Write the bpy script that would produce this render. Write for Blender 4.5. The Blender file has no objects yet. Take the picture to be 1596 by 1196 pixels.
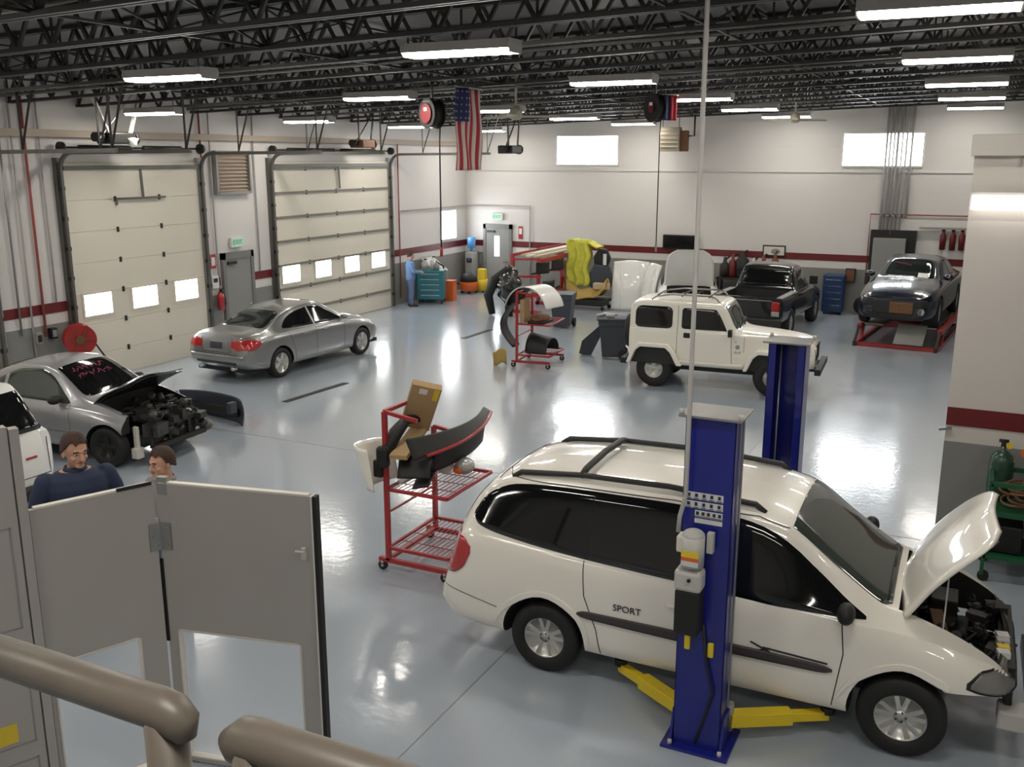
import bpy, bmesh, math, random
import numpy as np
from mathutils import Vector, Matrix
from mathutils.bvhtree import BVHTree
PI = math.pi
rnd = random.Random(7)
SC = bpy.context.scene
COL = SC.collection

# ------------------------------------------------------------------ camera, world, exposure
EYE = Vector((0, 0, 4.6))
FPX, CX, CY, HOR, VPX = 1497.0, 798.0, 598.0, 246.0, 1550.0
_th = math.atan((CY - HOR) / FPX)
_ry = Vector((VPX - CX, -(HOR - CY), FPX))
_a = math.atan2(_ry.x, _ry.y * math.sin(_th) + _ry.z * math.cos(_th))
_LF = Vector((-math.sin(_a), math.cos(_a), 0)); CR = Vector((math.cos(_a), math.sin(_a), 0))
CF = _LF * math.cos(_th) - Vector((0, 0, 1)) * math.sin(_th)
CU = _LF * math.sin(_th) + Vector((0, 0, 1)) * math.cos(_th)
cam = bpy.data.objects.new('camera', bpy.data.cameras.new('camera'))
COL.objects.link(cam)
m4 = Matrix((CR, CU, -CF)).transposed().to_4x4(); m4.translation = EYE
cam.matrix_world = m4
cam.data.sensor_width = 36; cam.data.lens = 36 * FPX / 1596; cam.data.clip_start = 0.05; cam.data.clip_end = 200
SC.camera = cam
w = bpy.data.worlds.new('world'); SC.world = w; w.use_nodes = True
w.node_tree.nodes['Background'].inputs[0].default_value = (.75, .85, 1, 1)
w.node_tree.nodes['Background'].inputs[1].default_value = .3
SC.view_settings.view_transform = 'Standard'; SC.view_settings.look = 'None'
SC.view_settings.gamma = 1; SC.view_settings.use_curve_mapping = False
SC.view_settings.exposure = 1.45
LAMP = 17.0         # fluorescent diffusers
DAY = 6.0           # bright daylight panes

# ------------------------------------------------------------------ materials
def mat(name, col, rough=.5, metal=0, coat=0, var=.06, scale=6, bump=0, spec=.5, emit=None, es=0, alpha=1, ior=None):
    m = bpy.data.materials.new(name); m.use_nodes = True
    nt = m.node_tree; b = nt.nodes['Principled BSDF']
    b.inputs['Roughness'].default_value = rough; b.inputs['Metallic'].default_value = metal
    b.inputs['Coat Weight'].default_value = coat; b.inputs['Coat Roughness'].default_value = .04
    b.inputs['Specular IOR Level'].default_value = spec
    if alpha < 1: b.inputs['Alpha'].default_value = alpha
    if emit:
        b.inputs['Emission Color'].default_value = (*emit, 1); b.inputs['Emission Strength'].default_value = es
    tc = nt.nodes.new('ShaderNodeTexCoord'); nz = nt.nodes.new('ShaderNodeTexNoise')
    nz.inputs['Scale'].default_value = scale; nz.inputs['Detail'].default_value = 3
    nt.links.new(tc.outputs['Object'], nz.inputs['Vector'])
    mr = nt.nodes.new('ShaderNodeMapRange')
    mr.inputs['To Min'].default_value = 1 - var; mr.inputs['To Max'].default_value = 1 + var
    nt.links.new(nz.outputs['Fac'], mr.inputs['Value'])
    mx = nt.nodes.new('ShaderNodeVectorMath'); mx.operation = 'SCALE'
    mx.inputs[0].default_value = col
    nt.links.new(mr.outputs['Result'], mx.inputs['Scale'])
    nt.links.new(mx.outputs['Vector'], b.inputs['Base Color'])
    if bump:
        bp = nt.nodes.new('ShaderNodeBump'); bp.inputs['Strength'].default_value = bump; bp.inputs['Distance'].default_value = .02
        nt.links.new(nz.outputs['Fac'], bp.inputs['Height']); nt.links.new(bp.outputs['Normal'], b.inputs['Normal'])
    return m

def stripes(m, axis, period, depth, dark=.9, duty=.06):
    """shallow grooves along one object axis: seams between sheets or blocks"""
    nt = m.node_tree; b = nt.nodes['Principled BSDF']
    tc = nt.nodes.new('ShaderNodeTexCoord'); sx = nt.nodes.new('ShaderNodeSeparateXYZ')
    nt.links.new(tc.outputs['Object'], sx.inputs[0])
    d = nt.nodes.new('ShaderNodeMath'); d.operation = 'DIVIDE'; d.inputs[1].default_value = period
    nt.links.new(sx.outputs[axis], d.inputs[0])
    f = nt.nodes.new('ShaderNodeMath'); f.operation = 'FRACT'; nt.links.new(d.outputs[0], f.inputs[0])
    g = nt.nodes.new('ShaderNodeMath'); g.operation = 'GREATER_THAN'; g.inputs[1].default_value = duty
    nt.links.new(f.outputs[0], g.inputs[0])
    bp = nt.nodes.new('ShaderNodeBump'); bp.inputs['Strength'].default_value = depth; bp.inputs['Distance'].default_value = .02
    nt.links.new(g.outputs[0], bp.inputs['Height']); nt.links.new(bp.outputs['Normal'], b.inputs['Normal'])
    return m

M = {}
M['wall'] = stripes(mat('wall_paint', (.66, .635, .61), .55, var=.025, scale=.6), 2, 1.22, .4, duty=.012)
M['wallb'] = mat('block_paint', (.62, .575, .535), .5, var=.02, scale=.5)
M['wains'] = mat('wainscot_grey', (.235, .23, .215), .38, var=.05, scale=1.2)
M['stripe'] = mat('stripe_red', (.135, .012, .013), .4, var=.08, scale=2)
M['deck'] = stripes(mat('roof_deck', (.095, .09, .088), .6, var=.12, scale=.8), 0, .2, .9, duty=.5)
M['joist'] = mat('joist_dark', (.016, .016, .015), .45, var=.2)
M['pipe'] = mat('galvanised', (.33, .33, .32), .35, .7, var=.1)
M['conduit'] = mat('painted_conduit', (.42, .405, .39), .5, var=.05)
M['redpipe'] = mat('red_pipe', (.32, .07, .055), .45)
M['track'] = mat('track_steel', (.13, .125, .115), .4, .5, var=.15)
M['darkst'] = mat('dark_steel', (.025, .024, .022), .45, .3)
M['cream'] = mat('door_cream', (.69, .645, .545), .5, var=.03, scale=1.3)
M['creamd'] = mat('door_seam', (.20, .185, .155), .6)
M['tan'] = mat('louver_tan', (.40, .33, .26), .6)
M['gdoor'] = mat('grey_door', (.26, .26, .25), .4, var=.04)
M['gframe'] = mat('grey_frame', (.19, .19, .185), .4)
M['pane'] = mat('daylight_pane', (.9, .95, 1), .2, emit=(.93, .97, 1.0), es=DAY)
M['lamp'] = mat('lamp_diffuser', (.9, .9, .88), .4, emit=(1, .95, .86), es=LAMP)
M['housing'] = mat('lamp_housing', (.42, .40, .38), .5)
M['exit'] = mat('exit_pale', (.42, .62, .50), .5, emit=(.4, .9, .6), es=.06); M['exitl'] = mat('exit_letters', (.02, .28, .10), .5)
M['white'] = mat('plain_white', (.75, .74, .71), .45)
M['panel'] = mat('panel_grey', (.405, .38, .355), .42, var=.03, scale=2)
M['panele'] = mat('panel_edge', (.68, .64, .58), .45)
M['black'] = mat('black_rubber', (.008, .008, .008), .55)
M['rail'] = mat('rail_paint', (.125, .105, .085), .42, var=.22, scale=14, bump=.05)
M['vanw'] = mat('van_white', (.87, .83, .745), .3, coat=1, var=.01)
M['jeepw'] = mat('jeep_white', (.83, .80, .71), .35, coat=.8, var=.01)
M['cleanw'] = mat('hood_white', (.85, .84, .80), .35, coat=.8, var=.01)
M['silver'] = mat('silver_paint', (.30, .30, .295), .32, .75, coat=1, var=.02)
M['silver2'] = mat('light_silver_paint', (.42, .42, .44), .36, .6, coat=1, var=.03)
M['blackp'] = mat('black_paint', (.008, .009, .009), .25, coat=1)
M['navy'] = mat('navy_paint', (.010, .014, .028), .25, coat=1)
M['glass'] = mat('tinted_glass', (.006, .007, .007), .06, spec=.6)
M['glassg'] = mat('greenish_glass', (.05, .062, .052), .05, spec=.9, var=.25, scale=2)
M['glassb'] = mat('sedan_glass', (.016, .022, .020), .05, spec=.7, var=.3, scale=2)
M['tire'] = mat('tire', (.012, .012, .012), .7, var=.2)
M['rim'] = mat('alloy', (.55, .54, .51), .3, .75)
M['rimd'] = mat('wheel_dark', (.015, .015, .015), .6)  # near-black finish of wheel wells and cut openings
M['chrome'] = mat('chrome', (.7, .7, .7), .15, 1)
M['trim'] = mat('dark_trim', (.022, .021, .021), .5)
M['mould'] = mat('moulding', (.05, .042, .042), .5)
M['hoodg'] = mat('dark_hood', (.05, .052, .054), .3, .3, coat=.8)
M['seam'] = mat('panel_gap', (.05, .045, .04), .7)
M['tail'] = mat('tail_red', (.42, .012, .012), .2, coat=1)
M['lens'] = mat('lens_clear', (.5, .5, .48), .12, .2, coat=1)
M['lensd'] = mat('dull_lens', (.20, .20, .18), .2, .1, coat=.6, var=.3)
M['engine'] = mat('engine_dark', (.022, .02, .018), .5, .2, var=.5, scale=14)
M['engine2'] = mat('engine_metal', (.16, .15, .14), .4, .6, var=.4, scale=18)
M['engine3'] = mat('engine_grey', (.06, .058, .055), .5, .4, var=.5, scale=18)
M['rust'] = mat('rusty_brown', (.16, .07, .03), .65, var=.4, scale=15)
M['blue'] = mat('lift_blue', (.006, .012, .20), .35, coat=.4, var=.05)
M['yellow'] = mat('arm_yellow', (.78, .58, .02), .4, var=.06)
M['grey'] = mat('mid_grey', (.28, .27, .255), .45)
M['lgrey'] = mat('light_grey', (.50, .49, .46), .45)
M['decal'] = mat('decal_white', (.62, .63, .64), .4, var=.05)
M['ink'] = mat('decal_ink', (.02, .02, .03), .5)
M['cred'] = mat('cart_red', (.36, .022, .022), .4, coat=.3)
M['card'] = mat('cardboard', (.42, .28, .14), .8, var=.08, scale=10)
M['tape'] = mat('yellow_tape', (.75, .55, .04), .5)
M['bin'] = mat('bin_grey', (.045, .052, .066), .5)
M['teal'] = mat('tool_teal', (.02, .16, .20), .4)
M['orange'] = mat('orange', (.68, .13, .02), .5)
M['hivis'] = mat('yellow_cloth', (.62, .60, .08), .8, var=.3, scale=7)
M['kraft'] = mat('kraft_yellow', (.50, .34, .10), .8, var=.15, scale=5)
M['wood'] = mat('pale_wood', (.55, .43, .28), .7, var=.15, scale=5)
M['green'] = mat('cart_green', (.01, .09, .035), .4)
M['bottle'] = mat('green_cylinder', (.012, .05, .025), .35, coat=.5)
M['water'] = mat('water_blue', (.08, .28, .62), .2, coat=.6)
M['boxblue'] = mat('cabinet_blue', (.012, .04, .13), .4)
M['skin'] = mat('skin', (.56, .30, .20), .55, var=.08, scale=20)
M['hair'] = mat('brown_hair', (.045, .018, .010), .7, var=.3, scale=40)
M['shirt'] = mat('navy_shirt', (.018, .030, .068), .8, var=.15, scale=8)
M['tshirt'] = mat('grey_shirt', (.25, .235, .215), .85)
M['denim'] = mat('denim', (.10, .15, .27), .85)
M['bshirt'] = mat('blue_work_shirt', (.13, .22, .40), .85)
M['eye'] = mat('eye', (.6, .58, .55), .2)
M['lip'] = mat('lips', (.32, .12, .09), .5)
M['flagr'] = mat('flag_red', (.42, .03, .045), .8); M['flagw'] = mat('flag_white', (.62, .55, .50), .8); M['flagb'] = mat('flag_blue', (.02, .025, .10), .8)
M['pink'] = mat('pink_marker', (.42, .04, .15), .6)
M['clear'] = mat('clear_pane', (.9, .9, .9), .03, alpha=.06)
M['fan'] = mat('fan_cream', (.42, .39, .31), .5)

# floor: glossy epoxy with slight orange-peel
def floor_mat():
    m = mat('epoxy_floor', (.375, .42, .475), .13, var=.05, scale=.35, spec=.75)
    nt = m.node_tree; b = nt.nodes['Principled BSDF']
    b.inputs['Coat Weight'].default_value = .35; b.inputs['Coat Roughness'].default_value = .06
    tc = nt.nodes.new('ShaderNodeTexCoord'); nz = nt.nodes.new('ShaderNodeTexNoise')
    nz.inputs['Scale'].default_value = 9; nz.inputs['Detail'].default_value = 4
    nt.links.new(tc.outputs['Object'], nz.inputs['Vector'])
    bp = nt.nodes.new('ShaderNodeBump'); bp.inputs['Strength'].default_value = .10; bp.inputs['Distance'].default_value = .02
    nt.links.new(nz.outputs['Fac'], bp.inputs['Height']); nt.links.new(bp.outputs['Normal'], b.inputs['Normal'])
    nt.links.new(bp.outputs['Normal'], b.inputs['Coat Normal'])
    n2 = nt.nodes.new('ShaderNodeTexNoise'); n2.inputs['Scale'].default_value = 1.3; n2.inputs['Detail'].default_value = 5
    nt.links.new(tc.outputs['Object'], n2.inputs['Vector'])
    mr = nt.nodes.new('ShaderNodeMapRange'); mr.inputs['To Min'].default_value = .10; mr.inputs['To Max'].default_value = .26
    nt.links.new(n2.outputs['Fac'], mr.inputs['Value']); nt.links.new(mr.outputs['Result'], b.inputs['Roughness'])
    return m
M['wlamp'] = mat('wall_lamp_diffuser', (.9, .9, .88), .4, emit=(1, .95, .86), es=1.1)
M['floor'] = floor_mat()

# ------------------------------------------------------------------ mesh helpers
def V(*a): return Vector(a)
def frame(d):
    d = d.normalized(); up = V(0, 0, 1) if abs(d.z) < .95 else V(1, 0, 0)
    s = d.cross(up).normalized(); return s, s.cross(d).normalized(), d

class MB:
    def __init__(self): self.bm = bmesh.new()
    def _faces(self, vs, fs, smooth, mi=0):
        bv = [self.bm.verts.new(v) for v in vs]; out = []
        for f in fs:
            try:
                q = self.bm.faces.new([bv[i] for i in f]); q.smooth = smooth; q.material_index = mi; out.append(q)
            except ValueError: pass
        return bv
    def box(self, c, s, rot=None, mi=0):
        c = Vector(c); hx, hy, hz = s[0] / 2, s[1] / 2, s[2] / 2
        vs = [V(x, y, z) for x in (-hx, hx) for y in (-hy, hy) for z in (-hz, hz)]
        if rot is not None:
            R = rot if isinstance(rot, Matrix) else Matrix.Rotation(rot, 3, 'Z')
            vs = [R @ v for v in vs]
        self._faces([c + v for v in vs], [(0, 1, 3, 2), (4, 6, 7, 5), (0, 4, 5, 1), (2, 3, 7, 6), (0, 2, 6, 4), (1, 5, 7, 3)], False, mi)
        return self
    def box2(self, a, b, mi=0):
        a, b = Vector(a), Vector(b); s = b - a
        return self.box((a + b) / 2, (abs(s.x), abs(s.y), abs(s.z)), mi=mi)
    def bar(self, p, q, wd, ht, mi=0):
        p, q = Vector(p), Vector(q); s, u, d = frame(q - p)
        vs = []
        for e in (p, q):
            for a, b in ((-1, -1), (1, -1), (1, 1), (-1, 1)): vs.append(e + s * a * wd / 2 + u * b * ht / 2)
        self._faces(vs, [(0, 1, 2, 3), (7, 6, 5, 4), (0, 4, 5, 1), (1, 5, 6, 2), (2, 6, 7, 3), (3, 7, 4, 0)], False, mi)
        return self
    def tube(self, pts, r, n=8, mi=0, cap=True):
        pts = [Vector(p) for p in pts]; k = len(pts)
        rs = r if isinstance(r, (list, tuple)) else [r] * k
        vs = []; s0 = None
        for i, p in enumerate(pts):
            d = (pts[min(i + 1, k - 1)] - pts[max(i - 1, 0)])
            if d.length < 1e-9: d = V(0, 0, 1)
            d.normalize()
            if s0 is None: s0, _, _ = frame(d)
            s0 = (s0 - d * s0.dot(d)); s0 = s0.normalized() if s0.length > 1e-6 else frame(d)[0]
            u = d.cross(s0)
            for j in range(n):
                a = 2 * PI * j / n; vs.append(p + (s0 * math.cos(a) + u * math.sin(a)) * rs[i])
        fs = [(i * n + j, i * n + (j + 1) % n, (i + 1) * n + (j + 1) % n, (i + 1) * n + j) for i in range(k - 1) for j in range(n)]
        if cap: fs += [tuple(range(n - 1, -1, -1)), tuple((k - 1) * n + j for j in range(n))]
        bv = self._faces(vs, fs, True, mi)
        return self
    def cyl(self, p, q, r, r2=None, n=20, mi=0):
        p, q = Vector(p), Vector(q); r2 = r if r2 is None else r2
        s, u, d = frame(q - p); vs = []
        for e, rr in ((p, r), (q, r2)):
            for j in range(n):
                a = 2 * PI * j / n; vs.append(e + (s * math.cos(a) + u * math.sin(a)) * rr)
        bv = [self.bm.verts.new(v) for v in vs]
        for j in range(n):
            f = self.bm.faces.new((bv[j], bv[(j + 1) % n], bv[n + (j + 1) % n], bv[n + j])); f.smooth = True; f.material_index = mi
        if r > 1e-6: self.bm.faces.new(bv[n - 1::-1]).material_index = mi
        if r2 > 1e-6: self.bm.faces.new(bv[n:]).material_index = mi
        return self
    def lathe(self, prof, o=(0, 0, 0), d=(0, 0, 1), n=32, mi=0, flat=False):
        o = Vector(o); s, u, d = frame(Vector(d)); k = len(prof)
        vs = [o + d * h + (s * math.cos(2 * PI * j / n) + u * math.sin(2 * PI * j / n)) * r for r, h in prof for j in range(n)]
        fs = [(i * n + j, i * n + (j + 1) % n, (i + 1) * n + (j + 1) % n, (i + 1) * n + j) for i in range(k - 1) for j in range(n)]
        if prof[0][0] > 1e-5: fs.append(tuple(range(n - 1, -1, -1)))
        if prof[-1][0] > 1e-5: fs.append(tuple((k - 1) * n + j for j in range(n)))
        self._faces(vs, fs, not flat, mi)
        return self
    def ball(self, c, r, n=16, k=10, mi=0, rot=None):
        c = Vector(c); r = Vector(r) if not isinstance(r, (int, float)) else V(r, r, r)
        vs = [V(0, 0, -1)] + [V(math.cos(t) * math.cos(p), math.cos(t) * math.sin(p), math.sin(t)) for t in [(-.5 + i / k) * PI for i in range(1, k)] for p in [2 * PI * j / n for j in range(n)]] + [V(0, 0, 1)]
        vs = [V(v.x * r.x, v.y * r.y, v.z * r.z) for v in vs]
        if rot: vs = [rot @ v for v in vs]
        fs = [(0, 1 + (j + 1) % n, 1 + j) for j in range(n)]
        for i in range(k - 2):
            fs += [(1 + i * n + j, 1 + i * n + (j + 1) % n, 1 + (i + 1) * n + (j + 1) % n, 1 + (i + 1) * n + j) for j in range(n)]
        t = len(vs) - 1; b = 1 + (k - 2) * n
        fs += [(b + j, b + (j + 1) % n, t) for j in range(n)]
        self._faces([c + v for v in vs], fs, True, mi)
        return self
    def prism(self, poly, axis, a, b, mi=0, smooth=False):
        """extrude a 2D outline along an axis: 'y' uses (x,z), 'x' uses (y,z), 'z' uses (x,y)"""
        def P(p, t):
            return V(p[0], t, p[1]) if axis == 'y' else (V(t, p[0], p[1]) if axis == 'x' else V(p[0], p[1], t))
        n = len(poly); vs = [P(p, a) for p in poly] + [P(p, b) for p in poly]
        fs = [tuple(range(n)), tuple(range(2 * n - 1, n - 1, -1))] + [(j, n + j, n + (j + 1) % n, (j + 1) % n) for j in range(n)]
        self._faces(vs, fs, smooth, mi); return self
    def grid(self, fn, nu, nv, mi=0, smooth=True, thick=None):
        P = [[Vector(fn(i / nu, j / nv)) for j in range(nv + 1)] for i in range(nu + 1)]
        vs = [p for r in P for p in r]; m = nv + 1
        fs = [(i * m + j, (i + 1) * m + j, (i + 1) * m + j + 1, i * m + j + 1) for i in range(nu) for j in range(nv)]
        if thick is not None:
            t = Vector(thick); k = len(vs); vs = vs + [v + t for v in vs]
            fs = fs + [tuple(x + k for x in reversed(f)) for f in fs]
            rim = [i * m for i in range(nu + 1)] + [nu * m + j for j in range(1, m)] + [i * m + nv for i in range(nu - 1, -1, -1)] + [j for j in range(nv - 1, 0, -1)]
            fs += [(rim[(i + 1) % len(rim)], rim[i], rim[i] + k, rim[(i + 1) % len(rim)] + k) for i in range(len(rim))]
        self._faces(vs, fs, smooth, mi); return self
    def build(self, name, m, parent=None, loc=None, rot=None, bevel=0, fix=True):
        if fix: bmesh.ops.recalc_face_normals(self.bm, faces=self.bm.faces)
        me = bpy.data.meshes.new(name); self.bm.to_mesh(me); self.bm.free()
        for q in (m if isinstance(m, (list, tuple)) else [m]): me.materials.append(M[q] if isinstance(q, str) else q)
        o = bpy.data.objects.new(name, me); COL.objects.link(o)
        if parent: o.parent = parent
        if loc is not None: o.location = loc
        if rot is not None: o.rotation_euler = rot if isinstance(rot, (tuple, list)) else (0, 0, rot)
        if bevel:
            b = o.modifiers.new('bevel', 'BEVEL'); b.width = bevel; b.segments = 2; b.limit_method = 'ANGLE'; b.angle_limit = .7
        return o

def empty(name, loc=(0, 0, 0), rz=0, label=None, cat=None, group=None, kind=None):
    o = bpy.data.objects.new(name, None); COL.objects.link(o); o.empty_display_size = .1
    o.location = loc; o.rotation_euler = (0, 0, rz)
    return tag(o, label, cat, group, kind)
def tag(o, label=None, cat=None, group=None, kind=None):
    if label: o['label'] = label
    if cat: o['category'] = cat
    if group: o['group'] = group
    if kind: o['kind'] = kind
    return o
def struct(o, label=None, cat=None):
    o['kind'] = 'structure'
    return tag(o, label, cat)
def copy_tree(o, parent=None):
    c = o.copy(); COL.objects.link(c)
    if parent: c.parent = parent
    for ch in list(o.children): copy_tree(ch, c)
    return c
def text(name, body, size, m, parent, loc, rot, ext=.002):
    cu = bpy.data.curves.new(name, 'FONT'); cu.body = body; cu.size = size; cu.extrude = ext
    cu.align_x = 'CENTER'; cu.align_y = 'CENTER'
    cu.materials.append(M[m]); o = bpy.data.objects.new(name, cu); COL.objects.link(o)
    bpy.context.view_layer.update(); me = bpy.data.meshes.new_from_object(o.evaluated_get(bpy.context.evaluated_depsgraph_get()))
    bpy.data.objects.remove(o, do_unlink=True); me.name = name; o = bpy.data.objects.new(name, me); COL.objects.link(o)
    o.parent = parent; o.location = loc; o.rotation_euler = rot
    return o

# ------------------------------------------------------------------ the room
XL, YB, XR, YF = -16.8, 30.6, 8.0, -4.0
def zj(x): return 5.6 + .0287 * (x + 16.8)        # underside of the joists: the roof rises to the right
struct(MB().box2((XL - .3, YF - .3, -.2), (XR + .3, YB + .3, 0)).build('floor', 'floor'), 'glossy pale blue-grey epoxy floor of the repair shop', 'floor')
def wall(name, a, b, label, m='wall'):
    return struct(MB().box2(a, b).build(name, m), label, 'wall')
wall('wall_left', (XL - .25, YF, 0), (XL, YB, 7.2), 'white painted block wall holding the overhead doors')
wall('wall_back', (XL - .25, YB, 0), (XR, YB + .25, 7.6), 'white painted block wall at the far end with two high windows')
wall('wall_right', (XR, YF, 0), (XR + .25, YB, 7.6), 'white block wall on the right side out of view')
wall('wall_front', (XL - .25, YF - .25, 0), (XR, YF, 7.6), 'white block wall behind the landing')
# office block on the right
ob = MB(); ob.box2((-.2, 12.1, 0), (XR, 12.32, 4.62)); ob.box2((-.2, 12.32, 0), (0, 22, 4.62)); ob.box2((-.2, 12.1, 4.5), (XR, 22, 4.62))
struct(ob.build('wall_partition', 'wallb'), 'beige office partition wall with a dark red band on the right', 'wall')
struct(MB().box2((-.24, 12.03, 4.62), (XR, 12.32, 4.85)).build('trim_9', 'wallb', bevel=.01), 'pale cap along the top of the partition wall', 'trim')
# painted bands and wainscot
def band(n, a, b, m, label):
    struct(MB().box2(a, b).build(f'trim_{n}', m), label, 'trim')
segs = [(11.9, 13.55), (17.6, 18.02), (19.25, 19.95), (25.7, YB)]
k = 1
pl = ['left of the cream overhead door', 'between the overhead door and the side exit door', 'between the side exit door and the wider overhead door', 'from the wider overhead door to the far corner']
for (y0, y1), s in zip(segs, pl):
    band(k, (XL, y0, 1.54), (XL + .012, y1, 1.745), 'stripe', 'dark red band on the left wall ' + s); k += 1
    band(k, (XL, y0, 0), (XL + .012, y1, 1.32), 'wains', 'grey painted dado on the left wall ' + s); k += 1
for a, b, s in ((XL, -16.05, 'beside the far corner'), (-14.95, XR, 'right of the far exit door')):
    band(10 + k, (a, YB - .012, 1.54), (b, YB, 1.745), 'stripe', 'dark red band on the far wall ' + s); k += 1
    band(10 + k, (a, YB - .012, 0), (b, YB, 1.32), 'wains', 'grey painted dado on the far wall ' + s); k += 1
band(30, (-.2, 12.085, 1.53), (XR, 12.1, 1.745), 'stripe', 'dark red band across the near partition wall')
band(31, (-.2, 12.085, 0), (XR, 12.1, 1.33), 'wains', 'grey dado on the near partition wall')
band(32, (XL, YB - .05, 4.17), (XR, YB, 4.21), 'wall', 'thin ledge line across the far wall')
band(33, (XL, YF, 5.0), (XL + .14, YB, 5.14), 'tan', 'brown horizontal girt high on the left wall')
# floor joint lines and drains
j = MB()
for p, q in (((-3.72, 8.0), (-3.74, 5.2)), ((-3.05, 8.35), (-3.05, 20)), ((-16, 12.2), (0, 12.2))): j.bar((*p, .0012), (*q, .0012), .012, .002)
struct(j.build('trim_34', 'wains'), 'saw-cut joints in the shop floor', 'trim')
for i, (a, b) in enumerate((((-11.86, 14.23), (-11.74, 16.1)), ((-11.99, 21.62), (-11.96, 23.13)))):
    d = empty('floor_drain', (*a, 0), 0, ['dark slotted floor drain in front of the silver sedan', 'dark slotted floor drain near the far exit door'][i], 'drain', 'slot drains in the floor')
    L = math.hypot(b[0] - a[0], b[1] - a[1]); d.rotation_euler[2] = math.atan2(b[1] - a[1], b[0] - a[0])
    MB().box2((0, -.075, 0), (L, .075, .006)).build('drain_frame', 'darkst', d)
    g = MB()
    for t in range(int(L / .06)): g.box((.03 + t * .06, 0, .008), (.02, .12, .004))
    g.build('grate', 'track', d)

# ceiling: deck, with its joists as parts
def zd(x): return zj(x) + .56
c = MB(); P = [(XL - .25, YF), (XR + .25, YF), (XR + .25, YB + .25), (XL - .25, YB + .25)]
c._faces([V(x, y, zd(x)) for x, y in P] + [V(x, y, zd(x) + .15) for x, y in P], [(0, 1, 2, 3), (7, 6, 5, 4), (0, 4, 5, 1), (1, 5, 6, 2), (2, 6, 7, 3), (3, 7, 4, 0)], False)
ceil = struct(c.build('ceiling', 'deck'), 'dark ribbed metal roof deck on open web joists', 'ceiling')
def joist():
    b = MB(); x0, x1 = XL + .02, XR - .02
    for dy in (-.045, .045):
        b.bar((x0, dy, zj(x0) + .02), (x1, dy, zj(x1) + .02), .05, .05); b.bar((x0, dy, zj(x0) + .53), (x1, dy, zj(x1) + .53), .05, .05)
    n = 42; s = (x1 - x0) / n
    for i in range(n):
        a = x0 + i * s
        b.bar((a, 0, zj(a) + .03), (a + s / 2, 0, zj(a) + .53), .04, .04); b.bar((a + s / 2, 0, zj(a) + .53), (a + s, 0, zj(a) + .03), .04, .04)
        if i % 3 == 0: b.bar((a, 0, zj(a) + .03), (a, 0, zj(a) + .53), .025, .025)
    return b
j0 = joist().build('roof_joist', 'joist', ceil)
ys = [8.02 + 1.575 * i for i in range(-6, 15)]
j0.location.y = ys[0]
for y in ys[1:]:
    o = j0.copy(); COL.objects.link(o); o.parent = ceil; o.location.y = y
for x in (-13.2, -8.0, -3.0, 2.2):
    b = MB(); b.bar((x, YF + .1, zj(x) + .04), (x, YB - .1, zj(x) + .04), .03, .03); b.bar((x, YF + .1, zj(x) + .5), (x, YB - .1, zj(x) + .5), .03, .03)
    for i in range(len(ys) - 1):
        b.bar((x, ys[i], zj(x) + .05), (x, ys[i + 1], zj(x) + .5), .02, .02); b.bar((x, ys[i], zj(x) + .5), (x, ys[i + 1], zj(x) + .05), .02, .02)
    b.build('joist_bridging', 'joist', ceil)
for y, r, dz in ((7.3, .045, .30), (12.0, .03, .06), (17.0, .03, .06), (26.4, .03, .06)):
    MB().tube([(XL + .1, y, zj(XL) + dz), (XR - .1, y, zj(XR) + dz)], r).build('ceiling_pipe', 'track', ceil)

# windows
def window(n, a, b, axis, label):
    """bright pane in a thin frame standing just proud of the wall"""
    e = empty(f'window_{n}', ((a[0] + b[0]) / 2, (a[1] + b[1]) / 2, a[2]), 0, label, 'window', kind='structure'); o = e.location
    a, b = Vector(a) - o, Vector(b) - o
    f = MB(); t = .05
    if axis == 'y':
        MB().box2((a.x, -.03, a.z), (b.x, .01, b.z)).build('pane', 'pane', e)
        for q in (((a.x - t, -.05, a.z - t), (b.x + t, .01, a.z)), ((a.x - t, -.05, b.z), (b.x + t, .01, b.z + t)), ((a.x - t, -.05, a.z), (a.x, .01, b.z)), ((b.x, -.05, a.z), (b.x + t, .01, b.z))): f.box2(*q)
    else:
        MB().box2((-.01, a.y, a.z), (.03, b.y, b.z)).build('pane', 'pane', e)
        for q in (((-.01, a.y - t, a.z - t), (.05, b.y + t, a.z)), ((-.01, a.y - t, b.z), (.05, b.y + t, b.z + t)), ((-.01, a.y - t, a.z), (.05, a.y, b.z)), ((-.01, b.y, a.z), (.05, b.y + t, b.z))): f.box2(*q)
    f.build('window_frame', 'white', e)
window(1, (-13.24, YB - .01, 4.39), (-11.1, YB - .01, 5.29), 'y', 'bright high window on the far wall, left of the two')
window(2, (-4.03, YB - .01, 4.38), (-1.86, YB - .01, 5.28), 'y', 'bright high window on the far wall crossed by conduits')
window(3, (XL + .01, 28.78, 1.87), (XL + .01, 29.77, 2.81), 'x', 'bright square window in the left wall near the far corner')

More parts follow.
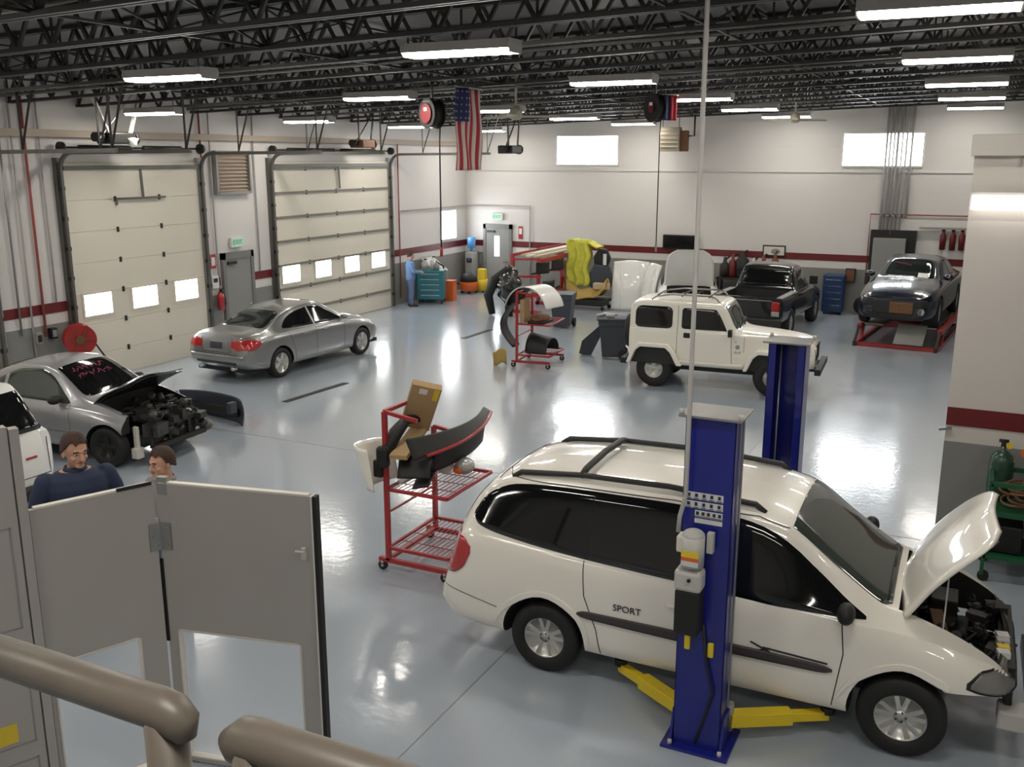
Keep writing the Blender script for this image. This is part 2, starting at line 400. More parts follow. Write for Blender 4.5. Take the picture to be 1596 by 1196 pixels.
# overhead doors on the left wall
def overhead_door(n, y0, y1, zt, nwin, first, secs, seam, label, wins):
    e = empty(f'door_{n}', (XL, (y0 + y1) / 2, 0), 0, label, 'overhead door', kind='structure'); w = (y1 - y0) / 2
    zs = [0] + secs + [zt]
    for i in range(len(zs) - 1):
        p = MB().box2((.03, -w, zs[i] + (.006 if seam else .002)), (.085, w, zs[i + 1] - (.006 if seam else .002))).build('door_section', 'cream', e, bevel=.012 if seam else .004)
        if seam and i:   # stiffening strut along each section
            MB().box2((.085, -w + .03, zs[i] - .025), (.125, w - .03, zs[i] + .035)).build('stiffener', 'creamd', p)
    MB().box2((.0, -w - .02, 0), (.032, w + .02, zt)).build('door_backing', 'creamd', e)
    for (a, b, c0, c1) in wins:
        f = MB()
        for q in (((.085, a - .05, c0 - .05), (.11, b + .05, c0)), ((.085, a - .05, c1), (.11, b + .05, c1 + .05)), ((.085, a - .05, c0), (.11, a, c1)), ((.085, b, c0), (.11, b + .05, c1))): f.box2(*q)
        q = f.build('window_frame', 'cream', e); MB().box2((.08, a, c0), (.098, b, c1)).build('pane', 'pane', q)
    cols = 3 if w < 2 else 4
    for i in range(1, len(zs) - 1):
        for c_ in range(1, cols):
            y = -w + 2 * w * c_ / cols
            MB().box((.098, y, zs[i]), (.028, .05, .11)).build('hinge', 'darkst', e)
    for s in (-1, 1):      # track: up the jamb, round a bend, then level into the room
        t = s * (w + .09); pts = [(.14, t, .02), (.14, t, zt - .15)] + [(.14 + .35 * (1 - math.cos(a)), t, zt - .15 + .35 * math.sin(a)) for a in [PI / 2 * i / 6 for i in range(1, 7)]] + [(3.6, t, zt + .22)]
        tr = MB()
        for p, q in zip(pts, pts[1:]): tr.bar(p, q, .06, .07)
        tr.build('track', 'track', e)
        MB().box2((.0, t - .07, 0), (.10, t + .07, zt + .1)).build('jamb', 'grey' if s > 0 else 'track', e)
        br = MB()
        for z in np.arange(.4, zt, .6): br.box2((.10, t - .05, z - .04), (.17, t + .05, z + .04))
        br.build('track_bracket', 'darkst', e)
        h = MB()
        for x in (1.3, 3.5):
            h.bar((x, t, zt + .22), (x, t, zj(XL + x) + .3), .045, .01); h.bar((x, t, zt + .25), (x + .45, t, zj(XL + x) + .3), .045, .01)
        h.build('track_hanger', 'darkst', e)
    sp = MB(); sp.tube([(.18, -w - .1, zt + .3), (.18, w + .1, zt + .3)], .02)
    sp.tube([(.18, -w * .8, zt + .3), (.18, -.15, zt + .3)], .055, 12); sp.tube([(.18, .2, zt + .3), (.18, w * .7, zt + .3)], .055, 12)
    for s in (-1, 1): sp.cyl((.18, s * (w + .02), zt + .3), (.18, s * (w + .1), zt + .3), .11)
    sp.build('torsion_spring', 'darkst', e)
    MB().box2((.09, -w, zt - .14), (.13, w, zt - .06)).build('top_strut', 'track', e)
    am = MB(); am.bar((.14, .1, zt - .14), (.14, .12, zt - .75), .05, .03)
    if not seam: am.bar((.14, -.62, zt - .75), (.14, .75, zt - .75), .05, .04); am.bar((.14, -.62, zt - .75), (.14, -.62, zt - .88), .04, .03)
    am.build('drawbar_arm', 'track', e)
    return e
overhead_door(1, 8.0, 11.85, 4.5, 0, 0, [.54 + .63 * i for i in range(7)], False, 'cream overhead door at the left edge, mostly cut off', [])
overhead_door(2, 13.72, 17.42, 4.5, 3, 0, [.55 + .64 * i for i in range(6)], False, 'narrow cream overhead door with three windows behind the silver coupe',
              [(-1.66, -.96, 1.37, 1.81), (-.38, .32, 1.37, 1.81), (.87, 1.57, 1.37, 1.81)])
overhead_door(3, 20.1, 25.48, 4.5, 4, 0, [.54 + .63 * i for i in range(7)], True, 'wide cream overhead door with four square windows behind the silver sedan',
              [(-2.52, -1.8, 1.33, 1.79), (-1.1, -.4, 1.33, 1.79), (.28, .98, 1.33, 1.79), (1.66, 2.38, 1.33, 1.79)])

# service doors
def service_door(n, loc, rz, glass, label):
    e = empty(f'door_{n}', loc, rz, label, 'door', kind='structure')
    f = MB(); f.box2((-.56, -.07, 0), (-.46, .02, 2.32)); f.box2((.46, -.07, 0), (.56, .02, 2.32)); f.box2((-.56, -.07, 2.16), (.56, .02, 2.32))
    f.build('door_frame', 'gframe', e)
    lf = MB().box2((-.46, -.045, .01), (.46, .02, 2.16)).build('door_leaf', 'gdoor', e, bevel=.005)
    if glass: MB().box2((-.12, -.052, 1.2), (.06, -.044, 1.9)).build('vision_pane', 'pane', lf)
    MB().cyl((.36, -.045, 1.0), (.36, -.09, 1.0), .025).box((.31, -.095, 1.0), (.13, .02, .025)).build('door_handle', 'chrome', lf)
    MB().box2((-.4, -.1, 2.03), (-.1, -.045, 2.1)).build('door_closer', 'darkst', lf)
service_door(4, (XL + .02, 18.63, 0), PI / 2, False, 'grey exit door in the left wall between the overhead doors')
service_door(5, (-15.5, YB - .02, 0), 0, True, 'grey exit door with a slim window in the far wall')
def exit_sign(loc, rz, label):
    e = empty('exit_sign', loc, rz, label, 'sign', 'lit exit signs')
    MB().box((0, 0, 0), (.42, .08, .24)).build('sign_box', 'white', e, bevel=.008)
    MB().box((0, -.042, 0), (.38, .006, .2)).build('sign_face', 'exit', e)
    text('letters', 'EXIT', .16, 'exitl', e, (0, -.047, 0), (PI / 2, 0, 0))
exit_sign((XL + .05, 18.63, 2.55), PI / 2, 'green exit sign over the door between the overhead doors')
exit_sign((-15.5, YB - .06, 2.58), 0, 'green exit sign over the far exit door')

# ------------------------------------------------------------------ ceiling lights
def make_light():
    e = empty('ceiling_light')
    h = MB(); h.prism([(-.172, .0), (-.15, .10), (.15, .10), (.172, .0)], 'x', -.67, .67); h.build('housing', 'housing', e)
    h = MB()
    h.prism([(-.160, .0), (-.125, -.04), (.125, -.04), (.160, .0)], 'x', -.655, .655); h.build('diffuser', 'lamp', e)
    for s in (-1, 1):
        MB().prism([(-.172, .032), (-.125, -.04), (.125, -.04), (.172, .032), (.155, .102), (-.155, .102)], 'x', s * .655, s * .675).build('end_cap', 'housing', e)
        MB().bar((s * .5, 0, .1), (s * .5, 0, .22), .012, .012).build('hanger', 'joist', e)
    return e
light0 = None
cols = [(-15.0, 'leftmost'), (-9.95, 'second from the left'), (-5.4, 'third from the left'), (-.58, 'rightmost')]
rows = [(9.75, 'nearest row in the picture'), (14.6, 'second row from the camera'), (19.5, 'third row from the camera'), (24.1, 'fourth row from the camera'), (28.75, 'row along the far wall')]
for y, ry in rows + [(4.9, None), (.2, None)]:
    for x, cx in cols + [(4.2, None)]:  # extra right-hand column: unseen lamps added to brighten the near area
        if x > 4 and 5 < y: continue
        o = light0 if light0 is None else copy_tree(light0)
        if o is None: o = light0 = make_light()
        xx = -9.7 if (cx == 'second from the left' and y < 16) else x
        if x == -15.0 and y == 9.75: xx = -15.1
        o.location = (xx, y, zj(xx) - .19)
        if ry and cx: o['label'] = f'fluorescent ceiling light, {cx} of the {ry}'
        else: o['label'] = 'fluorescent ceiling light overhead, out of the picture'
        o['category'] = 'ceiling light'; o['group'] = 'fluorescent lights hung from the joists'
e = empty('wall_light', (.75, 12.0, 4.10), 0, 'bright fluorescent strip mounted high on the near partition wall', 'wall light')
MB().box2((-.95, 0, -.02), (1.0, .1, .13)).build('housing', 'housing', e)
MB().prism([(-.05, -.06), (.09, -.06), (.09, -.0), (-.05, .1)], 'x', -.93, .98).build('diffuser', 'wlamp', e)

# ------------------------------------------------------------------ vehicles
def pchip(keys, x):
    ks = sorted(keys); X = np.array([k[0] for k in ks], float); Y = np.array([k[1] for k in ks], float)
    x = np.asarray(x, float); n = len(X)
    if n == 1: return np.full_like(x, Y[0])
    h = np.diff(X); d = np.diff(Y) / h; m = np.zeros(n)
    for i in range(1, n - 1):
        if d[i - 1] * d[i] > 0:
            w1, w2 = 2 * h[i] + h[i - 1], h[i] + 2 * h[i - 1]; m[i] = (w1 + w2) / (w1 / d[i - 1] + w2 / d[i])
    m[0], m[-1] = d[0], d[-1]
    x = np.clip(x, X[0], X[-1]); i = np.clip(np.searchsorted(X, x) - 1, 0, n - 2)
    t = (x - X[i]) / h[i]
    return (1 + 2 * t) * (1 - t) ** 2 * Y[i] + t * (1 - t) ** 2 * h[i] * m[i] + t * t * (3 - 2 * t) * Y[i + 1] + t * t * (t - 1) * h[i] * m[i + 1]

def chaikin(p, it=2, c=.25):
    p = np.array(p, float)
    for _ in range(it):
        q = [p[0]]
        for a, b in zip(p[:-1], p[1:]): q += [a * (1 - c) + b * c, a * c + b * (1 - c)]
        q.append(p[-1]); p = np.array(q)
    return p

class Car:
    """lofted shell: local +x is the nose, +y its left, z up, origin on the ground midway between the axles"""
    def __init__(s, root, S, paint, boxy=False):
        s.root, s.S, s.paint = root, S, paint
        xs = sorted(set([round(float(v), 4) for v in np.linspace(S['x0'], S['x1'], 76)] + [k[0] for key in ('zt', 'w') for k in S[key] if S['x0'] <= k[0] <= S['x1']]))
        xs = [x for i, x in enumerate(xs) if i == 0 or x - xs[i - 1] > .008]
        f = {k: pchip(S[k], xs) for k in ('zb', 'w', 'zl', 'dl', 'we', 'cr', 'zt')}
        vs, fs, n = [], [], None
        for i, x in enumerate(xs):
            zb, W, zt = f['zb'][i], f['w'][i], f['zt'][i]
            zl = min(f['zl'][i], zt - .03); ze = max(zt - f['cr'][i], zl + .012); we = min(f['we'][i], W - .03); wl = W - f['dl'][i]
            zm = zb + .55 * (zl - zb)
            sec = [(0, zb), (W * .7, zb), (W - .06, zb + .02), (W - .012, zb + .10), (W, zb + .22 if zm > zb + .24 else zm), (W, zm), (W - .004, zl - .10 if zl - .1 > zm else (zl + zm) / 2), (wl, zl), (wl - .015, zl + .006)]
            a, b = (wl - .015, zl + .006), (we, ze)
            sec += [(a[0] * .5 + b[0] * .5, a[1] * .5 + b[1] * .5), b, (we * .93, ze + .30 * (zt - ze)), (we * .6, ze + .85 * (zt - ze)), (0, zt)]
            sec = chaikin(sec, 2, .25)
            ring = [(x, -y, z) for y, z in sec] + [(x, y, z) for y, z in sec[-2:0:-1]]
            n = len(ring); vs += ring
        k = len(xs)
        fs = [(i * n + j, i * n + (j + 1) % n, (i + 1) * n + (j + 1) % n, (i + 1) * n + j) for i in range(k - 1) for j in range(n)]
        s.vs = vs; s.fs = fs + [tuple(range(n - 1, -1, -1)), tuple((k - 1) * n + j for j in range(n))]
        s.bvh = BVHTree.FromPolygons([Vector(v) for v in vs], s.fs)
    def ray(s, view, u, v, off=0):
        o, d = {'R': (V(u, -3, v), V(0, 1, 0)), 'L': (V(u, 3, v), V(0, -1, 0)), 'T': (V(u, v, 4), V(0, 0, -1)), 'F': (V(5, u, v), V(-1, 0, 0)), 'B': (V(-5, u, v), V(1, 0, 0))}[view]
        h = s.bvh.ray_cast(o, d)[0]
        if h is None: h = s.bvh.find_nearest(o + d * 3)[0]
        return h - d * off
    def patch(s, name, m, view, cols, off=.006, nu=20, nv=8, skirt=.03, parent=None, tf=None, lin=False, both=False):
        us = [c[0] for c in cols]
        if lin:
            lo = lambda u: float(np.interp(u, us, [c[1] for c in cols])); hi = lambda u: float(np.interp(u, us, [c[2] for c in cols]))
        else:
            lo = lambda u: float(pchip([(c[0], c[1]) for c in cols], u)); hi = lambda u: float(pchip([(c[0], c[2]) for c in cols], u))
        d = {'R': V(0, 1, 0), 'L': V(0, -1, 0), 'T': V(0, 0, -1), 'F': V(-1, 0, 0), 'B': V(1, 0, 0)}[view]
        def fn(a, b):
            # denser near the ends so rounded outlines stay round
            a = .5 - .5 * math.cos(PI * a); u = us[0] + (us[-1] - us[0]) * a; v = lo(u) + (hi(u) - lo(u)) * b
            p = s.ray(view, u, v, off); return tf(p) if tf else p
        if tf: d = (tf(d) - tf(V(0, 0, 0)))
        return MB().grid(fn, nu, nv, thick=d * skirt).build(name, m, parent or s.root)
    def sides(s, name, m, cols, **k):
        return [s.patch(name, m, v, cols, **k) for v in ('R', 'L')]
    def line(s, name, m, view, pts, r=.005, seg=8, parent=None):
        P = []
        for (a, b), (c, d) in zip(pts, pts[1:]):
            P += [s.ray(view, a + (c - a) * t / seg, b + (d - b) * t / seg, 0) for t in range(seg)]
        P.append(s.ray(view, *pts[-1]))
        return MB().tube(P, r, 6).build(name, m, parent or s.root)
    def body(s, cuts=(), name='body', wheels=(), rw=.38, depth=.42):
        """the shell with wheel arches (and any boxes) cut away; the cut faces take the dark second material"""
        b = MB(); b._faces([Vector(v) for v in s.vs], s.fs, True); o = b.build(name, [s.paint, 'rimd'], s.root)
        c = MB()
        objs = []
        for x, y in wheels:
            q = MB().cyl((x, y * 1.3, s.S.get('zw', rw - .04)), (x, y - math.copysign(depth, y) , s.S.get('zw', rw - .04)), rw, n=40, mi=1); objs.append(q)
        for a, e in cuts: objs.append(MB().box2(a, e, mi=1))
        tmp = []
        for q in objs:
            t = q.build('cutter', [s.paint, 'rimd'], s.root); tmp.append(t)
            md = o.modifiers.new('cut', 'BOOLEAN'); md.operation = 'DIFFERENCE'; md.solver = 'EXACT'; md.object = t
        bpy.context.view_layer.update(); dg = bpy.context.evaluated_depsgraph_get(); me = bpy.data.meshes.new_from_object(o.evaluated_get(dg))
        o.modifiers.clear(); o.data = me
        for t in tmp: bpy.data.objects.remove(t, do_unlink=True)
        me.shade_smooth(); o.modifiers.new('edge', 'EDGE_SPLIT').split_angle = .75
        return o
    def wheel(s, x, y, R=.34, wd=.22, rr=.21, style='split', n=5, steer=0, sink=0, rim_m='rim'):
        sg = 1 if y > 0 else -1
        t = MB().lathe([(rr - .01, -wd / 2 + .015), (rr + .03, -wd / 2), (R - .03, -wd / 2 + .002), (R - .008, -wd / 2 + .025), (R, -wd / 4), (R, wd / 4), (R - .008, wd / 2 - .025), (R - .03, wd / 2 - .002), (rr + .03, wd / 2), (rr - .01, wd / 2 - .015), (rr - .01, -wd / 2 + .015)], d=(0, sg, 0), n=40)
        t = t.build('wheel', 'tire', s.root, (x, y, R - sink), (0, 0, steer))
        f = wd / 2 - .03
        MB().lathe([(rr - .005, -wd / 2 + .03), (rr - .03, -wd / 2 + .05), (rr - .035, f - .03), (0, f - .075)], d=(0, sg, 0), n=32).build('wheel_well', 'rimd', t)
        b = MB().lathe([(rr - .022, f - .03), (rr - .02, f + .008), (rr + .004, f + .012), (rr + .006, f - .01)], d=(0, sg, 0), n=32)
        b.lathe([(.0, f - .005), (.052, f - .008), (.058, f - .04), (.0, f - .04)][::-1], d=(0, sg, 0), n=20)
        for i in range(n):
            a = 2 * PI * i / n + .3
            for da in ((-.19, .19) if style == 'split' else (0,)):
                c, e = math.cos(a + da * .55), math.sin(a + da * .55); c2, e2 = math.cos(a + da * 1.3), math.sin(a + da * 1.3)
                b.bar((.035 * c, sg * (f - .022), .035 * e), ((rr - .015) * c2, sg * (f - .008), (rr - .015) * e2), *((.024, .036) if style == 'split' else (.028, .075))) if True else 0
        b.build('rim', rim_m, t)
        lug = MB()
        for i in range(5):
            a = 2 * PI * i / 5; lug.cyl((.04 * math.cos(a), sg * (f - .02), .04 * math.sin(a)), (.04 * math.cos(a), sg * (f + .0), .04 * math.sin(a)), .007, n=6)
        lug.build('lug_nuts', 'darkst', t)
        return t

def clutter(root, name, box, n, mats, seed=1, size=(.05, .2)):
    """a jumble of blocks, canisters and hoses as found under a bonnet; one mesh per material"""
    r = random.Random(seed); a, b = box
    for mi, m in enumerate(mats):
        q = MB()
        for i in range(n):
            c = [r.uniform(a[k], b[k]) for k in range(3)]; z = r.uniform(*size)
            if i % 3 == 0: q.box(c, (z * r.uniform(.6, 1.6), z * r.uniform(.6, 1.8), z * r.uniform(.5, 1)), r.uniform(-.6, .6))
            elif i % 3 == 1: q.cyl(c, (c[0] + r.uniform(-.1, .1), c[1] + r.uniform(-.15, .15), c[2] + r.uniform(.02, .12)), z * .35, n=12)
            else:
                p = [V(*c)]
                for _ in range(6): p.append(p[-1] + V(r.uniform(-.06, .06), r.uniform(-.1, .1), r.uniform(-.02, .03)))
                q.tube(p, .013, 6)
        q.build(name if mi == 0 else 'engine_fittings', m, root)

# ---- white minivan on the lift
VAN = V(-1.75, 8.28, 0)
vroot = empty('minivan', VAN, math.radians(.8), 'white minivan with raised hood parked between the blue lift posts', 'van')
S = dict(x0=-2.66, x1=2.36, zw=.35,
    zb=[(-2.66, .42), (-2.4, .30), (-1.5, .26), (1.5, .24), (2.1, .27), (2.36, .36)],
    w=[(-2.66, .78), (-2.60, .88), (-2.45, .945), (-2.1, .975), (-1, .995), (1, .99), (1.8, .95), (2.1, .87), (2.28, .74), (2.36, .60)],
    zl=[(-2.66, .60), (-2.5, .9), (-2.35, 1.22), (-2, 1.20), (-1, 1.14), (0, 1.10), (1.05, 1.06), (1.6, 1.0), (2.05, .86), (2.3, .66), (2.36, .55)],
    dl=[(-2.6, .06), (-2, .045), (1, .03), (1.4, .06), (2.3, .12)],
    we=[(-2.6, .70), (-2.2, .70), (-1.5, .735), (-.3, .75), (.5, .72), (1.0, .72), (1.42, .76), (2.0, .66), (2.36, .4)],
    cr=[(-2.6, .03), (-2, .07), (-1, .075), (.4, .08), (1.0, .06), (1.5, .04), (2.36, .03)],
    zt=[(-2.66, .62), (-2.60, .66), (-2.56, 1.0), (-2.48, 1.22), (-2.32, 1.52), (-2.16, 1.70), (-1.95, 1.765), (-1.4, 1.81), (-.5, 1.825), (.2, 1.795), (.52, 1.735), (.95, 1.44), (1.38, 1.15), (1.6, 1.09), (2.0, .94), (2.25, .78), (2.36, .62)])
van = Car(vroot, S, 'vanw')
wh = [(x, y) for x in (1.515, -1.515) for y in (-.86, .86)]
van.body([((1.42, -.66, .42), (2.6, .66, 1.4)), ((1.62, -1.2, .1), (2.7, 1.2, .635))], wheels=wh, rw=.405)
for x, y in wh: van.wheel(x, y, .335, .21, .205, 'split', 5)
van.sides('rear_quarter_window', 'glass', [(-2.29, 1.36, 1.395), (-2.22, 1.30, 1.51), (-2.08, 1.265, 1.62), (-1.9, 1.24, 1.685), (-1.5, 1.20, 1.725), (-1.12, 1.172, 1.735)], nu=26)
van.sides('sliding_door_window', 'glass', [(-1.12, 1.172, 1.735), (-.5, 1.14, 1.74), (-.10, 1.123, 1.732)])
van.sides('front_door_window', 'glass', [(-.10, 1.123, 1.730), (.3, 1.095, 1.67), (.55, 1.085, 1.565), (.8, 1.085, 1.38), (1.05, 1.085, 1.19), (1.20, 1.085, 1.10)])
van.patch('windshield', 'glassg', 'T', [(.57, -.66, .66), (.62, -.67, .67), (1.30, -.70, .70), (1.37, -.62, .62)], off=.008)
van.patch('rear_window', 'glass', 'B', [(-.66, 1.25, 1.58), (-.6, 1.2, 1.62), (.6, 1.2, 1.62), (.66, 1.25, 1.58)], off=.008)
for vw in ('R', 'L'):
    van.line('door_seam', 'seam', vw, [(-1.14, 1.16), (-1.12, .85), (-1.0, .55), (-.96, .32)])
    van.line('door_seam', 'seam', vw, [(-.10, 1.12), (-.08, .32)])
    van.line('door_seam', 'seam', vw, [(1.03, 1.06), (1.06, .8), (1.0, .33)])
    van.line('rear_bumper_seam', 'seam', vw, [(-2.56, .66), (-2.2, .60), (-1.98, .56)], .004)
    van.line('roof_seam', 'seam', vw, [(-2.1, 1.715), (-1.4, 1.745), (-.4, 1.76), (.3, 1.72), (.55, 1.66)], .006)
    van.patch('side_moulding', 'mould', vw, [(-1.18, .67, .685), (-1.1, .645, .71), (.9, .61, .675), (.99, .635, .65)], off=.016, skirt=.02, nv=4)
    van.patch('tail_light', 'tail', vw, [(-2.575, .80, 1.12), (-2.45, .81, 1.18), (-2.34, .88, 1.17), (-2.26, 1.03, 1.10)], off=.010, skirt=.05)
    van.patch('fuel_or_arch_lip', 'vanw', vw, [(-2.0, .40, .44), (-1.9, .55, .62), (-1.515, .755, .81), (-1.13, .55, .62), (-1.06, .40, .44)], off=.012, skirt=.03).name = 'wheel_arch_lip'
    van.patch('wheel_arch_lip', 'vanw', vw, [(1.03, .40, .44), (1.13, .55, .62), (1.515, .755, .81), (1.78, .66, .725), (1.84, .64, .68)], off=.012, skirt=.03)
    van.patch('head_light', 'lensd', vw, [(1.98, .69, .72), (2.06, .66, .80), (2.2, .64, .80), (2.29, .64, .74)], off=.008, skirt=.04)
    van.patch('head_light_socket', 'darkst', vw, [(1.95, .68, .73), (2.05, .645, .815), (2.22, .625, .815), (2.31, .63, .75)], off=.003, skirt=.03)
    sg = -1 if vw == 'R' else 1
    for x, z in ((-.28, .92), (-.02, .92)):
        p = van.ray(vw, x, z); MB().box(p + V(0, sg * .012, 0), (.17, .035, .035)).build('door_handle', 'vanw', vroot, bevel=.01)
    p = van.ray(vw, 1.0, 1.12)
    MB().ball(p + V(.06, sg * .12, .04), (.07, .11, .085)).bar(p + V(.05, 0, -.02), p + V(.06, sg * .1, 0), .05, .03).build('wing_mirror', 'black', vroot)
    r = MB(); pts = [van.ray('T', x, sg * .60) + V(0, 0, z) for x, z in ((-1.98, -.01), (-1.9, .035), (-1.3, .045), (-.5, .045), (.25, .04), (.33, -.01))]
    r.tube(pts, .027, 8); r.build('roof_rail', 'trim', vroot)
for x in (-1.30, -.35):
    pts = [van.ray('T', x, y) + V(0, 0, z) for y, z in ((-.61, .045), (-.5, .06), (0, .06), (.5, .06), (.61, .045))]
    MB().tube(pts, .032, 8).build('roof_crossbar', 'trim', vroot)
van.line('tailgate_seam', 'seam', 'T', [(-2.12, -.60), (-2.12, .60)], .006)
text('side_lettering', 'SPORT', .085, 'ink', vroot, van.ray('R', -.72, .80, .006), (PI / 2, 0, 0))
sw = MB()
for a, b, c, d in ((.34, .66, .50, .72), (.34, .75, .50, .69), (.44, .72, .95, .69)): sw.bar(van.ray('R', a, b, .004), van.ray('R', c, d, .004), .004, .014)
sw.build('side_graphic', 'ink', vroot)
wp = MB().tube([van.ray('T', 1.34, y, .02) for y in (-.62, -.3, 0)], .008).tube([van.ray('T', 1.34, y, .02) for y in (.02, .3, .6)], .008); wp.build('wipers', 'black', vroot)
HX, HZ = 1.40, 1.12; ang = math.radians(-69)
Rh = Matrix.Rotation(ang, 3, 'Y')
def lift(p): return Rh @ (Vector(p) - V(HX, 0, HZ)) + V(HX, 0, HZ)
def hoodfn(a, b, dz=0.0):
    x = 1.41 + .88 * a; t = 2 * b - 1
    hw = float(pchip([(0, .77), (.45, .77), (.7, .76), (.85, .72), (.95, .62), (1, .45)], a)); y = hw * t
    z = float(pchip([(1.41, 1.13), (1.7, 1.075), (2.0, .97), (2.25, .83), (2.38, .70)], x)) - .07 * (y / .8) ** 2 - .008 * (abs(t) > .93) + .006 * math.cos(y * 7) - .01
    return lift((x, y, z + dz))
MB().grid(hoodfn, 26, 26, thick=(lift((0, 0, -.022)) - lift((0, 0, 0)))).build('hood', 'vanw', vroot)
MB().grid(lambda a, b: hoodfn(.04 + .9 * a, .06 + .88 * b, -.045), 18, 18, thick=(lift((0, 0, -.02)) - lift((0, 0, 0)))).build('hood_liner', 'grey', vroot)
MB().bar(lift((1.9, -.45, .93)), (1.75, -.66, .88), .012, .012).build('hood_strut', 'lgrey', vroot)
clutter(vroot, 'engine', ((1.5, -.58, .5), (2.2, .58, .80)), 36, ['engine', 'engine3', 'trim'], 3, (.05, .15))
MB().box((1.75, .35, .78), (.22, .3, .2)).build('battery', 'black', vroot, bevel=.01); MB().box((1.72, -.1, .80), (.10, .42, .06), .15).build('fuel_rail', 'rust', vroot)
q = MB().bar((2.26, -.6, .74), (2.26, .6, .74), .05, .06); q.bar((2.26, -.6, .45), (2.26, .6, .45), .06, .06)
for y in (-.6, 0, .6): q.bar((2.26, y, .45), (2.26, y, .74), .03, .05)
q.build('radiator_support', 'darkst', vroot)
MB().box2((2.18, -.5, .46), (2.23, .5, .74)).build('radiator', 'engine', vroot)
for y, z, m_, s_ in ((-.34, .8, 'tape', .07), (-.22, .8, 'lgrey', .07), (-.43, .68, 'white', .08), (-.12, .7, 'white', .09)):
    MB().box((2.20, y, .79), (.09, s_, .06), .2).build('service_tag', m_, vroot)
MB().box((2.3, -.62, .38), (.22, .22, .16)).bar((2.2, -.7, .35), (2.35, -.5, .3), .06, .1).build('bumper_bracket', 'lgrey', vroot, bevel=.02)
MB().bar((2.42, -.55, .48), (2.42, .55, .48), .06, .12).build('bumper_beam', 'darkst', vroot)

